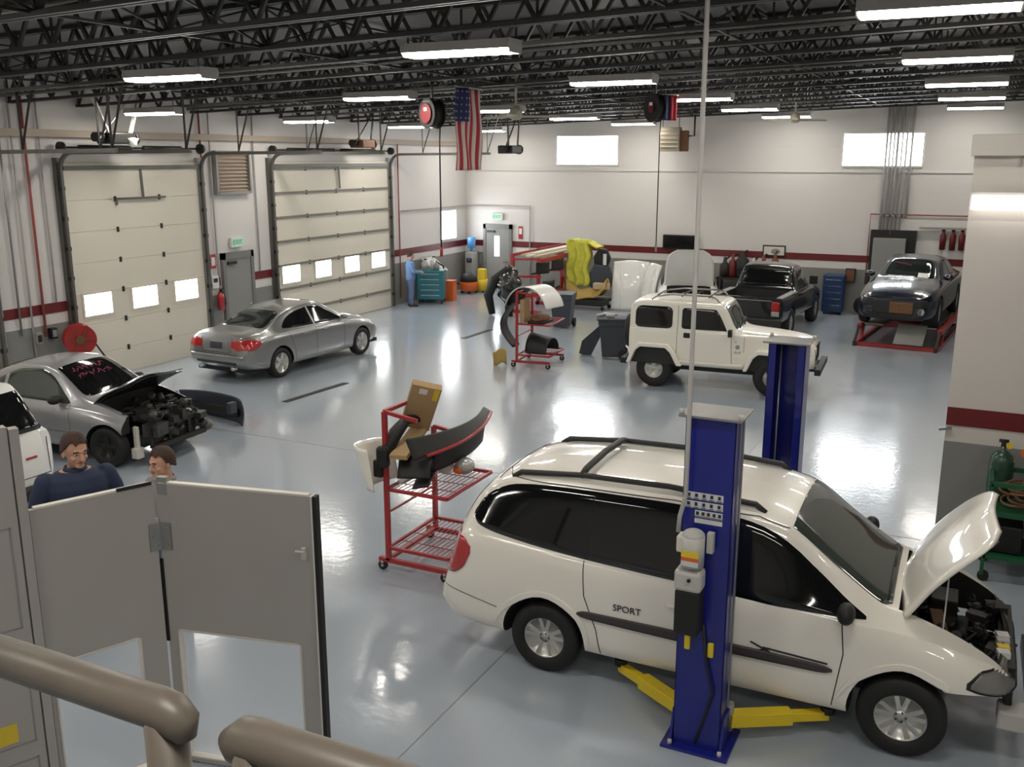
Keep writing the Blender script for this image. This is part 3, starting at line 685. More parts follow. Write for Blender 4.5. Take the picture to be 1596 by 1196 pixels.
# ---- blue two-post lift
def lift_post(x, y, face, label, power):
    e = empty('lift_post', (x, y, 0), 0, label, 'car lift', 'blue posts of the two-post lift')
    f = face     # +1: the open side faces +y (towards the van)
    H = 2.74; o = 'blue'
    b = MB(); b.box2((-.19, -.16 * f, .02), (.19, -.145 * f, H)); b.box2((-.19, -.16 * f, .02), (-.175, .13 * f, H)); b.box2((.175, -.16 * f, .02), (.19, .13 * f, H))
    b.box2((-.19, .115 * f, .02), (-.11, .13 * f, H)); b.box2((.11, .115 * f, .02), (.19, .13 * f, H))
    b.build('column', o, e, bevel=.006)
    b = MB(); b.box2((-.27, -.24, 0), (.27, .24, .025))
    for s in (-1, 1): b.prism([(-.2, .025), (.2, .025), (.12, .30), (-.12, .30)], 'x', s * .19, s * .21)
    b.build('base_plate', o, e, bevel=.004)
    bo = MB()
    for sx in (-.2, .2): bo.cyl((sx, -.2 * f, .025), (sx, -.2 * f, .06), .018, n=6)
    bo.build('anchor_bolts', 'lgrey', e)
    b = MB().box2((-.235, -.21, H), (.235, .19, H + .018)); b.build('top_plate', 'pipe', e, bevel=.003)
    b = MB()
    for sx in (-.22, .22): b.cyl((sx, -.17 * f, H + .01), (sx, -.17 * f, H + .05), .02, n=8)
    b.build('pulley_bolts', 'lgrey', e)
    b = MB().box2((-.115, -.08, .2), (.115, .08, .75)); b.build('carriage', 'darkst', e)
    for s, (ax, ay) in ((-1, (-.88, .54)), (1, (.90, .56))):
        r = MB(); p = V(s * .20, .10 * f, .19); q = V(ax, ay * f, .16); m_ = p.lerp(q, .62)
        r.bar(p, m_, .12, .11); r.build('lift_arm', 'yellow', e, bevel=.006)
        MB().bar(p.lerp(q, .4), q, .075, .075).build('arm_extension', 'yellow', e, bevel=.004)
        MB().cyl(q + V(0, 0, .02), q + V(0, 0, .08), .06).build('lift_pad', 'black', e)
        MB().cyl(p - V(0, 0, .1), p + V(0, 0, .14), .035).build('arm_pin', 'grey', e)
    if power:
        y0 = -.16
        MB().cyl((-.06, y0 - .12, 1.62), (-.06, y0 - .12, 1.86), .085, n=24).ball((-.06, y0 - .12, 1.86), (.085, .085, .05)).build('motor', 'lgrey', e)
        MB().box((-.15, y0 - .09, 1.78), (.07, .12, .13)).build('capacitor_cover', 'panele', e, bevel=.015)
        MB().box((.055, y0 - .06, 1.80), (.05, .06, .16)).build('switch_box', 'lgrey', e, bevel=.006)
        w_ = MB().box((-.06, y0 - .208, 1.74), (.13, .006, .05)); w_.build('warning_label', 'tape', e)
        MB().box((-.06, y0 - .208, 1.70), (.13, .006, .03)).build('warning_stripe', 'orange', e)
        MB().box((-.06, y0 - .208, 1.665), (.13, .006, .04)).build('warning_text_plate', 'decal', e)
        MB().box((-.075, y0 - .12, 1.51), (.21, .16, .17)).build('pump', 'lgrey', e, bevel=.03)
        MB().cyl((-.06, y0 - .2, 1.53), (-.06, y0 - .215, 1.53), .014, n=10).build('pump_port', 'black', e)
        MB().box((-.075, y0 - .10, 1.25), (.19, .18, .36)).build('oil_tank', 'black', e, bevel=.015)
        for x_, z_ in ((-.10, .93), (.085, .90)): MB().box((x_, y0 - .012, z_), (.045, .03, .12)).build('yellow_latch_marker', 'yellow', e, bevel=.008)
        for r_, (zz, x0, x1) in enumerate(((2.13, -.17, .12), (2.06, -.17, .12), (1.99, -.09, .12), (1.935, -.09, .12))):
            d = MB().box(((x0 + x1) / 2, y0 - .002, zz), (x1 - x0, .004, .055 if r_ < 3 else .035)).build('decal', 'decal', e)
            ik = MB(); n = 5
            for i in range(n):
                if r_ < 3: ik.box((x0 + (i + .5) * (x1 - x0) / n, y0 - .005, zz + .005), (.022, .003, .026)); ik.box((x0 + (i + .5) * (x1 - x0) / n, y0 - .005, zz - .02), (.04, .003, .005))
            if r_ < 3: ik.build('decal_print', 'ink', d)
        MB().tube([(.02, y0 - .02, 1.1), (.06, y0 - .03, .8), (.12, y0 - .03, .55), (.06, y0 - .03, .3), (.0, y0 - .03, .08)], .012).build('hydraulic_hose', 'black', e)
        MB().bar((.205, .0, .35), (.205, .0, 2.7), .02, .012).build('steel_strip', 'pipe', e)
    else:
        MB().tube([(-.08, 0, .3), (-.08, 0, 2.7)], .012).build('lift_cable', 'pipe', e)
    return e
lift_post(-1.67, 6.90, 1, 'near blue lift post with pump motor and yellow arms beside the white van', True)
lift_post(-1.72, 10.1, -1, 'far blue lift post standing behind the white van', False)
pp = V(-1.815, 6.665, 0)
tag(MB().tube([V(-1.855, 6.64, 1.86), V(-1.85, 6.65, 1.98), pp + V(0, 0, 2.15), pp + V(0, 0, zj(-1.9) + .5)], .017, 10).build('conduit_pipe', 'conduit'), 'grey conduit dropping from the ceiling to the near lift post', 'conduit')

# ---- white two-door off-roader
JP = empty('off_road_vehicle', (-4.73, 19.42, 0), math.radians(3.5), 'white boxy two-door off-roader with roof rack in the middle of the shop', 'off-roader')
S = dict(x0=-1.72, x1=1.95, zw=.37,
    zb=[(-1.72, .52), (-1.5, .46), (1.2, .46), (1.95, .55)],
    w=[(-1.72, .72), (-1.66, .745), (-.4, .755), (.45, .75), (1.0, .62), (1.9, .52), (1.95, .48)],
    zl=[(-1.72, 1.20), (.2, 1.20), (.5, 1.18), (1.0, 1.16), (1.9, 1.02), (1.95, .95)],
    dl=[(-1.7, .02), (.5, .02), (1.9, .05)],
    we=[(-1.72, .64), (-1.5, .67), (.2, .65), (.45, .66), (.6, .60), (1.9, .42)],
    cr=[(-1.7, .05), (.3, .05), (.6, .05), (1.95, .06)],
    zt=[(-1.72, 1.66), (-1.66, 1.75), (-1.5, 1.79), (-.5, 1.81), (.10, 1.80), (.18, 1.76), (.48, 1.27), (.55, 1.25), (1.2, 1.20), (1.88, 1.10), (1.95, 1.0)])
jp = Car(JP, S, 'jeepw')
jp.body(wheels=[], name='body')
for x, y in ((1.185, -.62), (1.185, .62), (-1.185, -.62), (-1.185, .62)):
    jp.wheel(x, y, .375, .24, .20, 'star', 5, steer=.25 if x > 0 else 0)
    sg = 1 if y > 0 else -1
    f = MB(); n = 10    # trapezoid wheel flare: white arch with its dark well
    pts = [(-.55, .50), (-.43, .80), (-.30, .93), (.30, .93), (.43, .80), (.60, .50)]
    inner = [(-.47, .50), (-.36, .76), (-.26, .85), (.26, .85), (.36, .76), (.50, .50)]
    poly = pts + inner[::-1]
    f.prism([(x + a, b) for a, b in poly], 'y', sg * .62, sg * .90)
    f.build('wheel_flare', 'jeepw', JP, bevel=.02)
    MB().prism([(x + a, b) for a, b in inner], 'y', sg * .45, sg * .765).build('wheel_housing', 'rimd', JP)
for vw, sg in (('R', -1), ('L', 1)):
    jp.patch('rear_side_window', 'glass', vw, [(-1.60, 1.30, 1.55), (-1.55, 1.24, 1.64), (-1.45, 1.23, 1.67), (-.95, 1.23, 1.67), (-.86, 1.25, 1.64), (-.83, 1.30, 1.58)], nu=24)
    jp.patch('door_window', 'glass', vw, [(-.64, 1.28, 1.62), (-.60, 1.245, 1.66), (.02, 1.245, 1.66), (.08, 1.245, 1.60), (.27, 1.245, 1.26)], nu=24)
    jp.line('door_seam', 'seam', vw, [(-.72, 1.70), (-.72, .62), (-.66, .52)]); jp.line('door_seam', 'seam', vw, [(.36, 1.2), (.40, .52)])
    jp.line('cowl_seam', 'seam', vw, [(.62, 1.18), (.62, .85)], .004)
    jp.patch('rocker_guard', 'jeepw', vw, [(-.7, .50, .60), (.62, .50, .60)], off=.045, skirt=.05, nv=3)
    p = jp.ray(vw, -.52, 1.12); MB().box(p + V(0, sg * .01, 0), (.13, .03, .10)).build('door_handle', 'black', JP, bevel=.008)
    p = jp.ray(vw, .34, 1.16); MB().box(p + V(.02, sg * .13, .08), (.07, .16, .14)).bar(p, p + V(.02, sg * .1, .03), .03, .03).build('wing_mirror', 'black', JP, bevel=.015)
    for z, x in ((1.08, .45), (.72, .45)):
        p = jp.ray(vw, x, z); MB().box(p + V(0, sg * .008, 0), (.07, .02, .05)).build('door_hinge', 'jeepw', JP)
    p = jp.ray(vw, .50, .95); MB().cyl(p - V(0, sg * .01, 0), p + V(0, sg * .006, 0), .045, n=16).build('side_badge', 'grey', JP)
    p = jp.ray(vw, .46, 1.06); MB().box(p + V(0, sg * .003, 0), (.035, .008, .035)).build('fender_emblem', 'ink', JP)
    text('side_lettering', '4x4', .09, 'grey', JP, jp.ray(vw, .50, .84, .004), (PI / 2, 0, 0 if sg < 0 else PI))
jp.patch('windshield', 'glassg', 'F', [(-.57, 1.31, 1.68), (-.54, 1.28, 1.72), (.54, 1.28, 1.72), (.57, 1.31, 1.68)], off=.012)
jp.patch('rear_window', 'glass', 'B', [(-.50, 1.25, 1.62), (.50, 1.25, 1.62)], off=.01, lin=True)
jp.line('hood_seam', 'seam', 'T', [(.6, -.56), (1.85, -.43)]); jp.line('hood_seam', 'seam', 'T', [(.6, .56), (1.85, .43)])
b = MB()
for i in range(7): b.box((1.95, -.24 + i * .08, .85), (.03, .035, .3))
b.build('grille_slots', 'black', JP)
for s in (-1, 1): MB().cyl((1.90, s * .38, .90), (1.965, s * .38, .90), .09).build('head_light', 'lens', JP)
MB().box2((1.98, -.75, .50), (2.10, .75, .62)).bar((1.8, -.35, .55), (2.0, -.35, .55), .1, .1).bar((1.8, .35, .55), (2.0, .35, .55), .1, .1).build('front_bumper', 'black', JP, bevel=.015)
MB().box2((-1.90, -.72, .44), (-1.76, .72, .56)).bar((-1.9, 0, .45), (-1.6, 0, .45), .3, .08).build('rear_bumper', 'black', JP, bevel=.015)
t = MB().lathe([(.2, -.1), (.34, -.11), (.37, -.06), (.37, .06), (.34, .11), (.2, .1)], o=(-1.86, .1, 1.0), d=(1, 0, 0)).build('spare_tire', 'tire', JP)
MB().box2((-1.5, -.5, .36), (1.5, .5, .46)).build('chassis', 'black', JP)
for s in (-1, 1):
    p = [jp.ray('T', x, s * .52) + V(0, 0, z) for x, z in ((-1.32, .0), (-1.22, .07), (-.9, .115), (-.1, .115), (-.12, .115), (.0, .07), (.06, .0))]
    MB().tube(p, .017, 8).build('roof_rack_rail', 'pipe', JP)
for x in (-1.2, -.7, -.15): MB().tube([jp.ray('T', x, y) + V(0, 0, .085) for y in (-.52, 0, .52)], .013, 8).build('roof_rack_bar', 'darkst', JP)
wp = MB().tube([V(.5, -.5, 1.29), V(.43, -.15, 1.40)], .012).tube([V(.5, .05, 1.29), V(.43, .4, 1.40)], .012); wp.build('wipers', 'black', JP)

# ---- silver saloon by the wide door
AU = empty('sedan', (-14.12, 17.38, 0), math.radians(88.0), 'silver four-door sedan parked facing the far wall by the left wall', 'car')
S = dict(x0=-2.42, x1=2.42, zw=.33,
    zb=[(-2.42, .42), (-2.2, .28), (-1.5, .22), (1.5, .20), (2.42, .30)],
    w=[(-2.42, .70), (-2.36, .80), (-2.2, .87), (-1.6, .915), (0, .925), (1.4, .91), (1.9, .85), (2.25, .72), (2.42, .45)],
    zl=[(-2.42, .60), (-2.3, .86), (-2.1, .93), (-1, .96), (.6, .94), (1.4, .86), (2.0, .74), (2.42, .52)],
    dl=[(-2.4, .06), (-1, .05), (1, .05), (2.3, .12)],
    we=[(-2.42, .62), (-1.9, .72), (-1.5, .66), (-1.0, .57), (0, .585), (.3, .58), (1.0, .70), (1.5, .72), (2.42, .3)],
    cr=[(-2.4, .04), (-1.7, .045), (-.9, .06), (.3, .06), (1.1, .05), (2.42, .04)],
    zt=[(-2.42, .64), (-2.39, .80), (-2.33, 1.00), (-2.1, 1.045), (-1.72, 1.075), (-1.0, 1.34), (-.6, 1.435), (-.1, 1.46), (.25, 1.42), (1.05, 1.04), (1.3, 1.00), (1.9, .86), (2.3, .70), (2.42, .56)])
au = Car(AU, S, 'silver')
wh = [(x, y) for x in (1.42, -1.42) for y in (-.80, .80)]
au.body(wheels=wh, rw=.37)
for x, y in wh: au.wheel(x, y, .325, .22, .225, 'star', 6)
def saloon_glass(c, gl, dx=0, dz=0, n2=True, wm='glassb'):
    c.sides('rear_door_window', gl, [(-1.22 + dx, 1.03 + dz, 1.06 + dz), (-1.0 + dx, 1.01 + dz, 1.19 + dz), (-.7 + dx, 1.00 + dz, 1.30 + dz), (-.27 + dx, .99 + dz, 1.36 + dz)], nu=20)
    c.sides('front_door_window', gl, [(-.21 + dx, .99 + dz, 1.365 + dz), (.15 + dx, .985 + dz, 1.33 + dz), (.45 + dx, .98 + dz, 1.20 + dz), (.72 + dx, .975 + dz, 1.02 + dz)], nu=20)
    c.patch('windshield', wm, 'T', [(.29 + dx, -.52, .52), (.35 + dx, -.53, .53), (.93 + dx, -.61, .61), (1.0 + dx, -.52, .52)], off=.008)
    c.patch('rear_window', wm, 'T', [(-1.65 + dx, -.50, .50), (-1.58 + dx, -.57, .57), (-1.05 + dx, -.50, .50), (-.98 + dx, -.42, .42)], off=.008)
saloon_glass(au, 'glass')
for vw, sg in (('R', -1), ('L', 1)):
    for L in ([(-.26, .98), (-.26, .30)], [(.78, .95), (.72, .6), (.72, .30)], [(-1.15, .98), (-1.0, .6), (-.95, .30)]): au.line('door_seam', 'seam', vw, L, .004)
    for x in (-.45, .5) if False else (-.62, .05): 
        p = au.ray(vw, x, .84); MB().box(p + V(0, sg * .012, 0), (.18, .03, .03)).build('door_handle', 'silver', AU, bevel=.008)
    au.patch('tail_light', 'tail', vw, [(-2.36, .74, .90), (-2.3, .72, .93), (-2.1, .76, .92), (-2.0, .83, .88)], off=.01, skirt=.04)
    p = au.ray(vw, .70, .99); MB().ball(p + V(.02, sg * .12, .04), (.06, .10, .06)).build('wing_mirror', 'silver', AU)
    au.patch('head_light', 'lens', vw, [(1.85, .66, .70), (2.0, .62, .74), (2.2, .58, .68)], off=.008)
for a, b_ in ((-.80, -.42), (.42, .80)):
    au.patch('tail_light_inner', 'tail', 'B', [(a, .74, .90), ((a + b_) / 2, .72, .92), (b_, .74, .90)], off=.012, skirt=.04)
au.patch('license_plate', 'ink', 'B', [(-.16, .74, .86), (.16, .74, .86)], off=.018, lin=True)
au.patch('plate_recess', 'silver', 'B', [(-.32, .68, .90), (.32, .68, .90)], off=.006, lin=True)
au.line('trunk_seam', 'seam', 'B', [(-.42, .95), (-.40, .66), (.40, .66), (.42, .95)], .005)
au.line('bumper_seam', 'seam', 'B', [(-.74, .62), (.74, .62)], .006)
au.patch('bumper_strip', 'chrome', 'B', [(-.72, .575, .60), (.72, .575, .60)], off=.008, nv=2)
au.patch('lower_valance', 'black', 'B', [(-.55, .40, .46), (.55, .40, .46)], off=.01, nv=2)
for s in (-1, 1): MB().cyl((-2.44, s * .45, .33), (-2.2, s * .45, .33), .04).build('exhaust_tip', 'chrome', AU)
MB().box2((-2.2, -.75, .2), (2.2, .75, .28)).build('underbody', 'black', AU)

# ---- silver coupe with its front stripped
CO = empty('coupe', (-13.02, 10.55, 0), math.radians(5.0), 'silver two-door coupe with its front bumper removed and crumpled hood up', 'car')
S = dict(x0=-2.1, x1=1.75, zw=.31,
    zb=[(-2.1, .40), (-1.8, .24), (1.3, .22), (1.75, .40)],
    w=[(-2.1, .66), (-1.9, .80), (-1.2, .86), (0, .875), (1.2, .865), (1.5, .84), (1.75, .78)],
    zl=[(-2.1, .7), (-1.6, .90), (-.5, .92), (.6, .88), (1.2, .82), (1.75, .70)],
    dl=[(-2.1, .06), (0, .05), (1.75, .10)],
    we=[(-2.1, .55), (-1.4, .60), (-.6, .56), (.0, .56), (.8, .68), (1.4, .70), (1.75, .68)],
    cr=[(-2.1, .05), (-.6, .07), (.2, .06), (1.0, .05), (1.75, .04)],
    zt=[(-2.1, .82), (-2.05, 1.0), (-1.75, 1.08), (-1.5, 1.12), (-.9, 1.38), (-.5, 1.465), (-.1, 1.475), (.12, 1.43), (.86, 1.03), (1.1, .98), (1.75, .78)])
co = Car(CO, S, 'silver2')
wh = [(x, y) for x in (1.3, -1.3) for y in (-.76, .76)]
co.body([((1.02, -.64, .35), (2.2, .64, 1.3)), ((1.60, -1, .1), (2, 1, 1))], wheels=wh, rw=.375)
for x, y in wh: co.wheel(x, y, .315, .20, .19, 'star', 5, rim_m='darkst', steer=.05 if x > 0 else 0)
co.sides('side_window', 'glassg', [(-1.15, .97, 1.03), (-.9, .965, 1.21), (-.5, .955, 1.36), (-.1, .945, 1.385), (.15, .94, 1.30), (.45, .93, 1.07), (.60, .925, .95)], nu=28)
co.sides('side_window_pillar', 'silver2', [(-.80, .955, 1.25), (-.73, .955, 1.28)], off=.010)
co.patch('windshield', 'glass', 'T', [(.15, -.50, .50), (.2, -.51, .51), (.75, -.60, .60), (.83, -.5, .5)], off=.008)
co.patch('rear_window', 'glass', 'T', [(-1.5, -.5, .5), (-.92, -.47, .47)], off=.008)
for vw, sg in (('R', -1), ('L', 1)):
    co.line('door_seam', 'seam', vw, [(.62, .92), (.66, .6), (.6, .3)], .004); co.line('door_seam', 'seam', vw, [(-.72, .95), (-.66, .6), (-.6, .3)], .004)
    co.line('side_crease', 'seam', vw, [(-1.0, .52), (.8, .50)], .004)
    p = co.ray(vw, .40, .95); MB().ball(p + V(.03, sg * .12, .05), (.08, .12, .07)).build('wing_mirror', 'black', CO)
    MB().box((1.68, sg * .60, .42), (.09, .06, .42)).box((1.70, sg * .62, .22), (.13, .15, .17)).build('headlight_bracket', 'panele', CO, bevel=.02)
wr = MB(); r_ = random.Random(5)
for row in range(2):
    for i in range(9):
        u = .30 + row * .13; v = -.38 + i * .075
        p = [co.ray('T', u + r_.uniform(-.04, .05), v + k * .02 + r_.uniform(-.01, .01), .010) for k in range(4)]; wr.tube(p, .006, 5)
wr.build('marker_scribble', 'pink', CO)
a5 = math.radians(-42); R5 = Matrix.Rotation(a5, 3, 'Y')
def lift5(p):
    q = R5 @ (Vector(p) - V(1.0, 0, .97)) + V(1.0, 0, .97)
    d = max(0, p[0] - 1.0)
    return q + V(0, 0, .05 * math.sin(d * 4.2) + .03 * math.sin(p[1] * 5 + d * 4) * min(1, d * 3)) if Vector(p).length > .0001 and abs(p[0]) > .9 else R5 @ Vector(p) + (V(1.0, 0, .97) - R5 @ V(1.0, 0, .97))
co.patch('crumpled_hood', 'hoodg', 'T', [(.93, -.70, .70), (1.3, -.70, .70), (1.6, -.66, .66), (1.73, -.55, .55)], off=.015, skirt=.02, tf=lift5, nu=26, nv=22)
co.patch('hood_liner', 'trim', 'T', [(.96, -.66, .66), (1.3, -.66, .66), (1.6, -.62, .62), (1.70, -.52, .52)], off=-.03, skirt=.015, tf=lift5, nu=20, nv=16)
clutter(CO, 'engine', ((1.1, -.58, .36), (2.0, .55, .82)), 46, ['engine', 'engine3', 'trim'], 8)
b = MB().bar((1.95, -.62, .62), (1.95, .62, .58), .05, .06).bar((1.98, -.6, .32), (1.98, .6, .30), .06, .08)
for y in (-.6, -.2, .25, .6): b.bar((1.96, y, .32), (1.95, y, .6), .04, .04)
b.build('radiator_support', 'engine', CO)
MB().box2((1.86, -.5, .33), (1.92, .45, .62)).build('radiator', 'engine', CO)
MB().ball((1.95, .68, .36), (.12, .10, .10)).build('fog_light', 'engine2', CO)
MB().box2((-1.9, -.7, .2), (1.55, .7, .27)).build('underbody', 'black', CO)

bc = empty('bumper_cover', (-12.2, 12.40, 0), math.radians(84), 'dark plastic bumper cover standing on the floor beyond the stripped coupe nose', 'bumper')
def bump(u, v):
    a = (u - .5) * 2.3; return V(.42 * math.cos(a) ** .8 if math.cos(a) > 0 else 0, .80 * math.sin(a) / math.sin(1.15), 0) + V(.05 * math.sin(PI * v), 0, .01 + v * .46)
MB().grid(bump, 30, 10, thick=(-.03, 0, 0)).build('bumper_skin', 'bin', bc)
for s_ in (-1, 1): MB().box((.02, s_ * .76, .38), (.16, .10, .2)).build('bumper_end', 'bin', bc, bevel=.02)
MB().bar((.30, -.6, .2), (.30, .6, .2), .06, .14).build('impact_foam', 'black', bc)

# ---- white SUV cut off at the left edge
SU = empty('sport_utility', (-12.76, 7.3, 0), PI, 'white utility vehicle at the left edge seen from behind', 'car')
S = dict(x0=-2.12, x1=2.3, zw=.37,
    zb=[(-2.12, .50), (-1.9, .42), (1.8, .40), (2.3, .5)], w=[(-2.12, .80), (-2.05, .88), (-1.6, .93), (1.6, .93), (2.1, .85), (2.3, .6)],
    zl=[(-2.12, 1.18), (1.0, 1.10), (1.6, 1.02), (2.3, .8)], dl=[(-2, .05), (2, .1)], we=[(-2.12, .66), (-1.5, .70), (.6, .66), (1.2, .74), (2.3, .5)],
    cr=[(-2, .06), (.5, .06), (1.2, .04)], zt=[(-2.12, 1.22), (-2.08, 1.30), (-1.78, 1.74), (-1.6, 1.82), (-.5, 1.80), (.3, 1.74), (1.1, 1.14), (1.9, 1.02), (2.3, .85)])
su = Car(SU, S, 'cleanw')
wh = [(x, y) for x in (1.4, -1.3) for y in (-.80, .80)]
su.body(wheels=wh, rw=.42)
for x, y in wh: su.wheel(x, y, .37, .22, .21, 'star', 5)
su.patch('rear_window', 'glass', 'B', [(-.80, 1.24, 1.5), (-.72, 1.22, 1.70), (.72, 1.22, 1.70), (.80, 1.24, 1.5)], off=.012)
su.sides('side_window', 'glass', [(-1.75, 1.16, 1.45), (-1.5, 1.15, 1.66), (.2, 1.13, 1.64), (.8, 1.12, 1.2)])
su.line('tailgate_seam', 'seam', 'B', [(-.76, 1.1), (-.78, .62), (.78, .62), (.76, 1.1)], .006)
MB().box2((-2.22, -.84, .34), (-1.95, .84, .52)).build('rear_bumper', 'black', SU, bevel=.04)
clutter(SU, 'exposed_wiring', ((-2.2, -.8, .25), (-2.0, .8, .4)), 12, ['darkst'], 4, (.04, .1))
su.patch('tailgate_lettering', 'tail', 'B', [(-.60, .86, .89), (-.44, .86, .89)], off=.008, lin=True)

# ---- black pickup, tail towards us
TK = empty('pickup_truck', (-5.18, 26.95, 0), math.radians(87), 'black pickup truck behind the white off-roader, tail towards the camera', 'truck')
S = dict(x0=-2.35, x1=2.35, zw=.37,
    zb=[(-2.35, .55), (-2.2, .45), (1.8, .40), (2.35, .5)], w=[(-2.35, .84), (-2.3, .87), (1.6, .88), (2.1, .82), (2.35, .6)],
    zl=[(-2.35, 1.06), (-.5, 1.06), (1.0, 1.03), (2.35, .85)], dl=[(-2.3, .03), (2, .1)], we=[(-2.35, .80), (-.85, .80), (-.6, .62), (.4, .62), (1.0, .72), (2.35, .5)],
    cr=[(-2.3, .012), (-.9, .015), (-.6, .06), (.4, .06), (1.1, .04), (2.3, .04)], zt=[(-2.35, 1.09), (-.80, 1.10), (-.72, 1.18), (-.55, 1.60), (-.4, 1.69), (0, 1.72), (.35, 1.66), (.98, 1.13), (1.8, 1.02), (2.25, .92), (2.35, .8)])
TK.scale = (1.06, 1.06, 1.06); tk = Car(TK, S, 'blackp')
wh = [(x, y) for x in (1.45, -1.35) for y in (-.76, .76)]
tk.body([((-2.27, -.70, .70), (-.86, .70, 1.3))], wheels=wh, rw=.42)
for x, y in wh: tk.wheel(x, y, .365, .23, .2, 'star', 5)
tk.patch('cab_rear_window', 'glass', 'B', [(-.56, 1.22, 1.50), (-.5, 1.18, 1.58), (.5, 1.18, 1.58), (.56, 1.22, 1.50)], off=.012)
tk.sides('door_window', 'glassg', [(-.48, 1.10, 1.45), (-.3, 1.1, 1.60), (.25, 1.09, 1.58), (.75, 1.08, 1.2)])
for s in (-1, 1):
    tk.patch('tail_light', 'tail', 'B', [(s * .70 - .09, .78, 1.0), (s * .70 + .09, .78, 1.0)], off=.015, lin=True)
    tk.patch('reverse_light', 'lens', 'B', [(s * .70 - .09, .66, .77), (s * .70 + .09, .66, .77)], off=.015, lin=True)
    MB().box2((-2.3, s * .70, 1.075), (-.85, s * .86, 1.105)).build('bed_rail', 'grey', TK, bevel=.01)
    p = tk.ray('R' if s < 0 else 'L', .62, 1.15); MB().box(p + V(0, s * .18, .08), (.08, .2, .22)).build('wing_mirror', 'black', TK, bevel=.02)
MB().box2((-2.52, -.86, .42), (-2.36, .86, .60)).build('rear_bumper', 'trim', TK, bevel=.02)
tk.line('tailgate_seam', 'grey', 'B', [(-.60, 1.02), (.60, 1.02)], .01)
MB().box2((-2.25, -.68, .66), (-.88, .68, .70)).build('bed_floor', 'trim', TK)

bpy.context.view_layer.update()
for nm, lx, ly, sz, mt, lb in (('toolbox', -1.75, -.2, (.28, .42, .20), 'cred', 'red toolbox in the bed of the black pickup'), ('storage_crate', -1.35, .3, (.4, .35, .25), 'engine', 'dark crate in the bed of the black pickup'), ('spray_can_case', -1.9, .38, (.2, .25, .22), 'grey', 'small grey case in the bed of the black pickup')):
    e = empty(nm, TK.matrix_world @ V(lx, ly, .705), .2, lb, 'box'); MB().box((0, 0, sz[2] / 2), sz).build('case_body', mt, e, bevel=.02); MB().tube([(0, -.08, sz[2]), (0, -.06, sz[2] + .04), (0, .06, sz[2] + .04), (0, .08, sz[2])], .01).build('handle', 'black', e)
# ---- dark sedan on the red frame rack
RK = empty('frame_rack', (-1.58, 27.1, 0), math.radians(-95), 'red steel frame rack with a ramp holding the dark sedan by the far wall', 'vehicle rack')
b = MB()
for s in (-1, 1): b.bar((-2.2, s * .95, .42), (1.6, s * .95, .42), .12, .12)
for x in (-2.1, -.6, 1.0): b.bar((x, -.95, .42), (x, .95, .42), .10, .10)
b.build('rack_deck_frame', 'cred', RK, bevel=.01)
b = MB()
for s in (-1, 1):
    b.bar((1.95, s * .95, .05), (-2.2, s * .95, .05), .10, .08)
b.bar((1.95, -.95, .05), (1.95, .95, .05), .10, .08); b.bar((-2.2, -.95, .05), (-2.2, .95, .05), .10, .08); b.build('base_frame', 'cred', RK)
for x in (-2.0, 1.3):
    for s in (-1, 1): MB().bar((x, s * .95, .06), (x - .2, s * .95, .40), .09, .09).build('leg', 'cred', RK)
for s in (-1, 1):
    MB().bar((1.6, s * .95, .42), (2.05, s * .95, .10), .06, .05).bar((2.05, s * .95, 0), (2.05, s * .95, .12), .07, .07).build('front_strut', 'darkst', RK)
for s in (-1, 1):
    MB().box2((-2.2, s * .62 - .23, .46), (1.45, s * .62 + .23, .50)).build('runway', 'grey', RK)
R_ = Matrix.Rotation(math.radians(33), 3, 'Y'); MB().box((1.72, .30, .33), (.72, .68, .03), R_).build('ramp', 'lgrey', RK)
BS = empty('sedan', (-1.60, 27.25, .505), math.radians(-96), 'dark navy sedan raised on the red frame rack', 'car')
S = dict(x0=-2.3, x1=2.2, zw=.33,
    zb=[(-2.3, .42), (-1.5, .25), (1.5, .22), (2.2, .22)], w=[(-2.3, .7), (-2, .85), (0, .89), (1.4, .88), (1.9, .83), (2.12, .74), (2.2, .62)],
    zl=[(-2.3, .7), (-2, .9), (-.5, .95), (.7, .92), (1.5, .84), (2.2, .68)], dl=[(-2, .05), (2, .1)],
    we=[(-2.3, .6), (-1.4, .6), (-.5, .57), (.3, .57), (1.0, .68), (2.2, .55)], cr=[(-2, .05), (.2, .06), (1.1, .05), (2.2, .05)],
    zt=[(-2.3, .8), (-2.2, 1.0), (-1.7, 1.06), (-.9, 1.36), (-.3, 1.43), (.2, 1.38), (1.0, 1.02), (1.4, .96), (2.05, .80), (2.2, .72)])
BS.scale = (1.08, 1.06, 1.14); bs = Car(BS, S, 'navy')
wh = [(x, y) for x in (1.35, -1.35) for y in (-.78, .78)]
bs.body(wheels=wh, rw=.38)
for x, y in wh: bs.wheel(x, y, .325, .21, .21, 'star', 6)
saloon_glass(bs, 'glass', -.04, -.02)
bs.patch('grille_opening', 'rimd', 'F', [(-.46, .34, .64), (.46, .34, .64)], off=.012, lin=True)
bs.patch('radiator_core', 'rust', 'F', [(-.08, .36, .60), (.42, .36, .60)], off=.018, lin=True)
for s in (-1, 1):
    bs.patch('headlight_hole', 'rimd', 'F', [(s * .58 - .13, .50, .66), (s * .58 + .13, .50, .66)], off=.012, lin=True)
    p = bs.ray('R' if s < 0 else 'L', .62, .97); MB().ball(p + V(.02, s * .14, .05), (.07, .12, .07)).build('wing_mirror', 'navy', BS)
bs.patch('bumper_gap', 'black', 'F', [(-.66, .24, .33), (.66, .24, .33)], off=.01, lin=True)
MB().cyl((2.17, .60, .42), (2.2, .60, .42), .075, n=16).build('fog_light', 'lens', BS)
bs.patch('paper_on_glass', 'white', 'T', [(.80, .24, .46), (.98, .26, .50)], off=.016, lin=True)
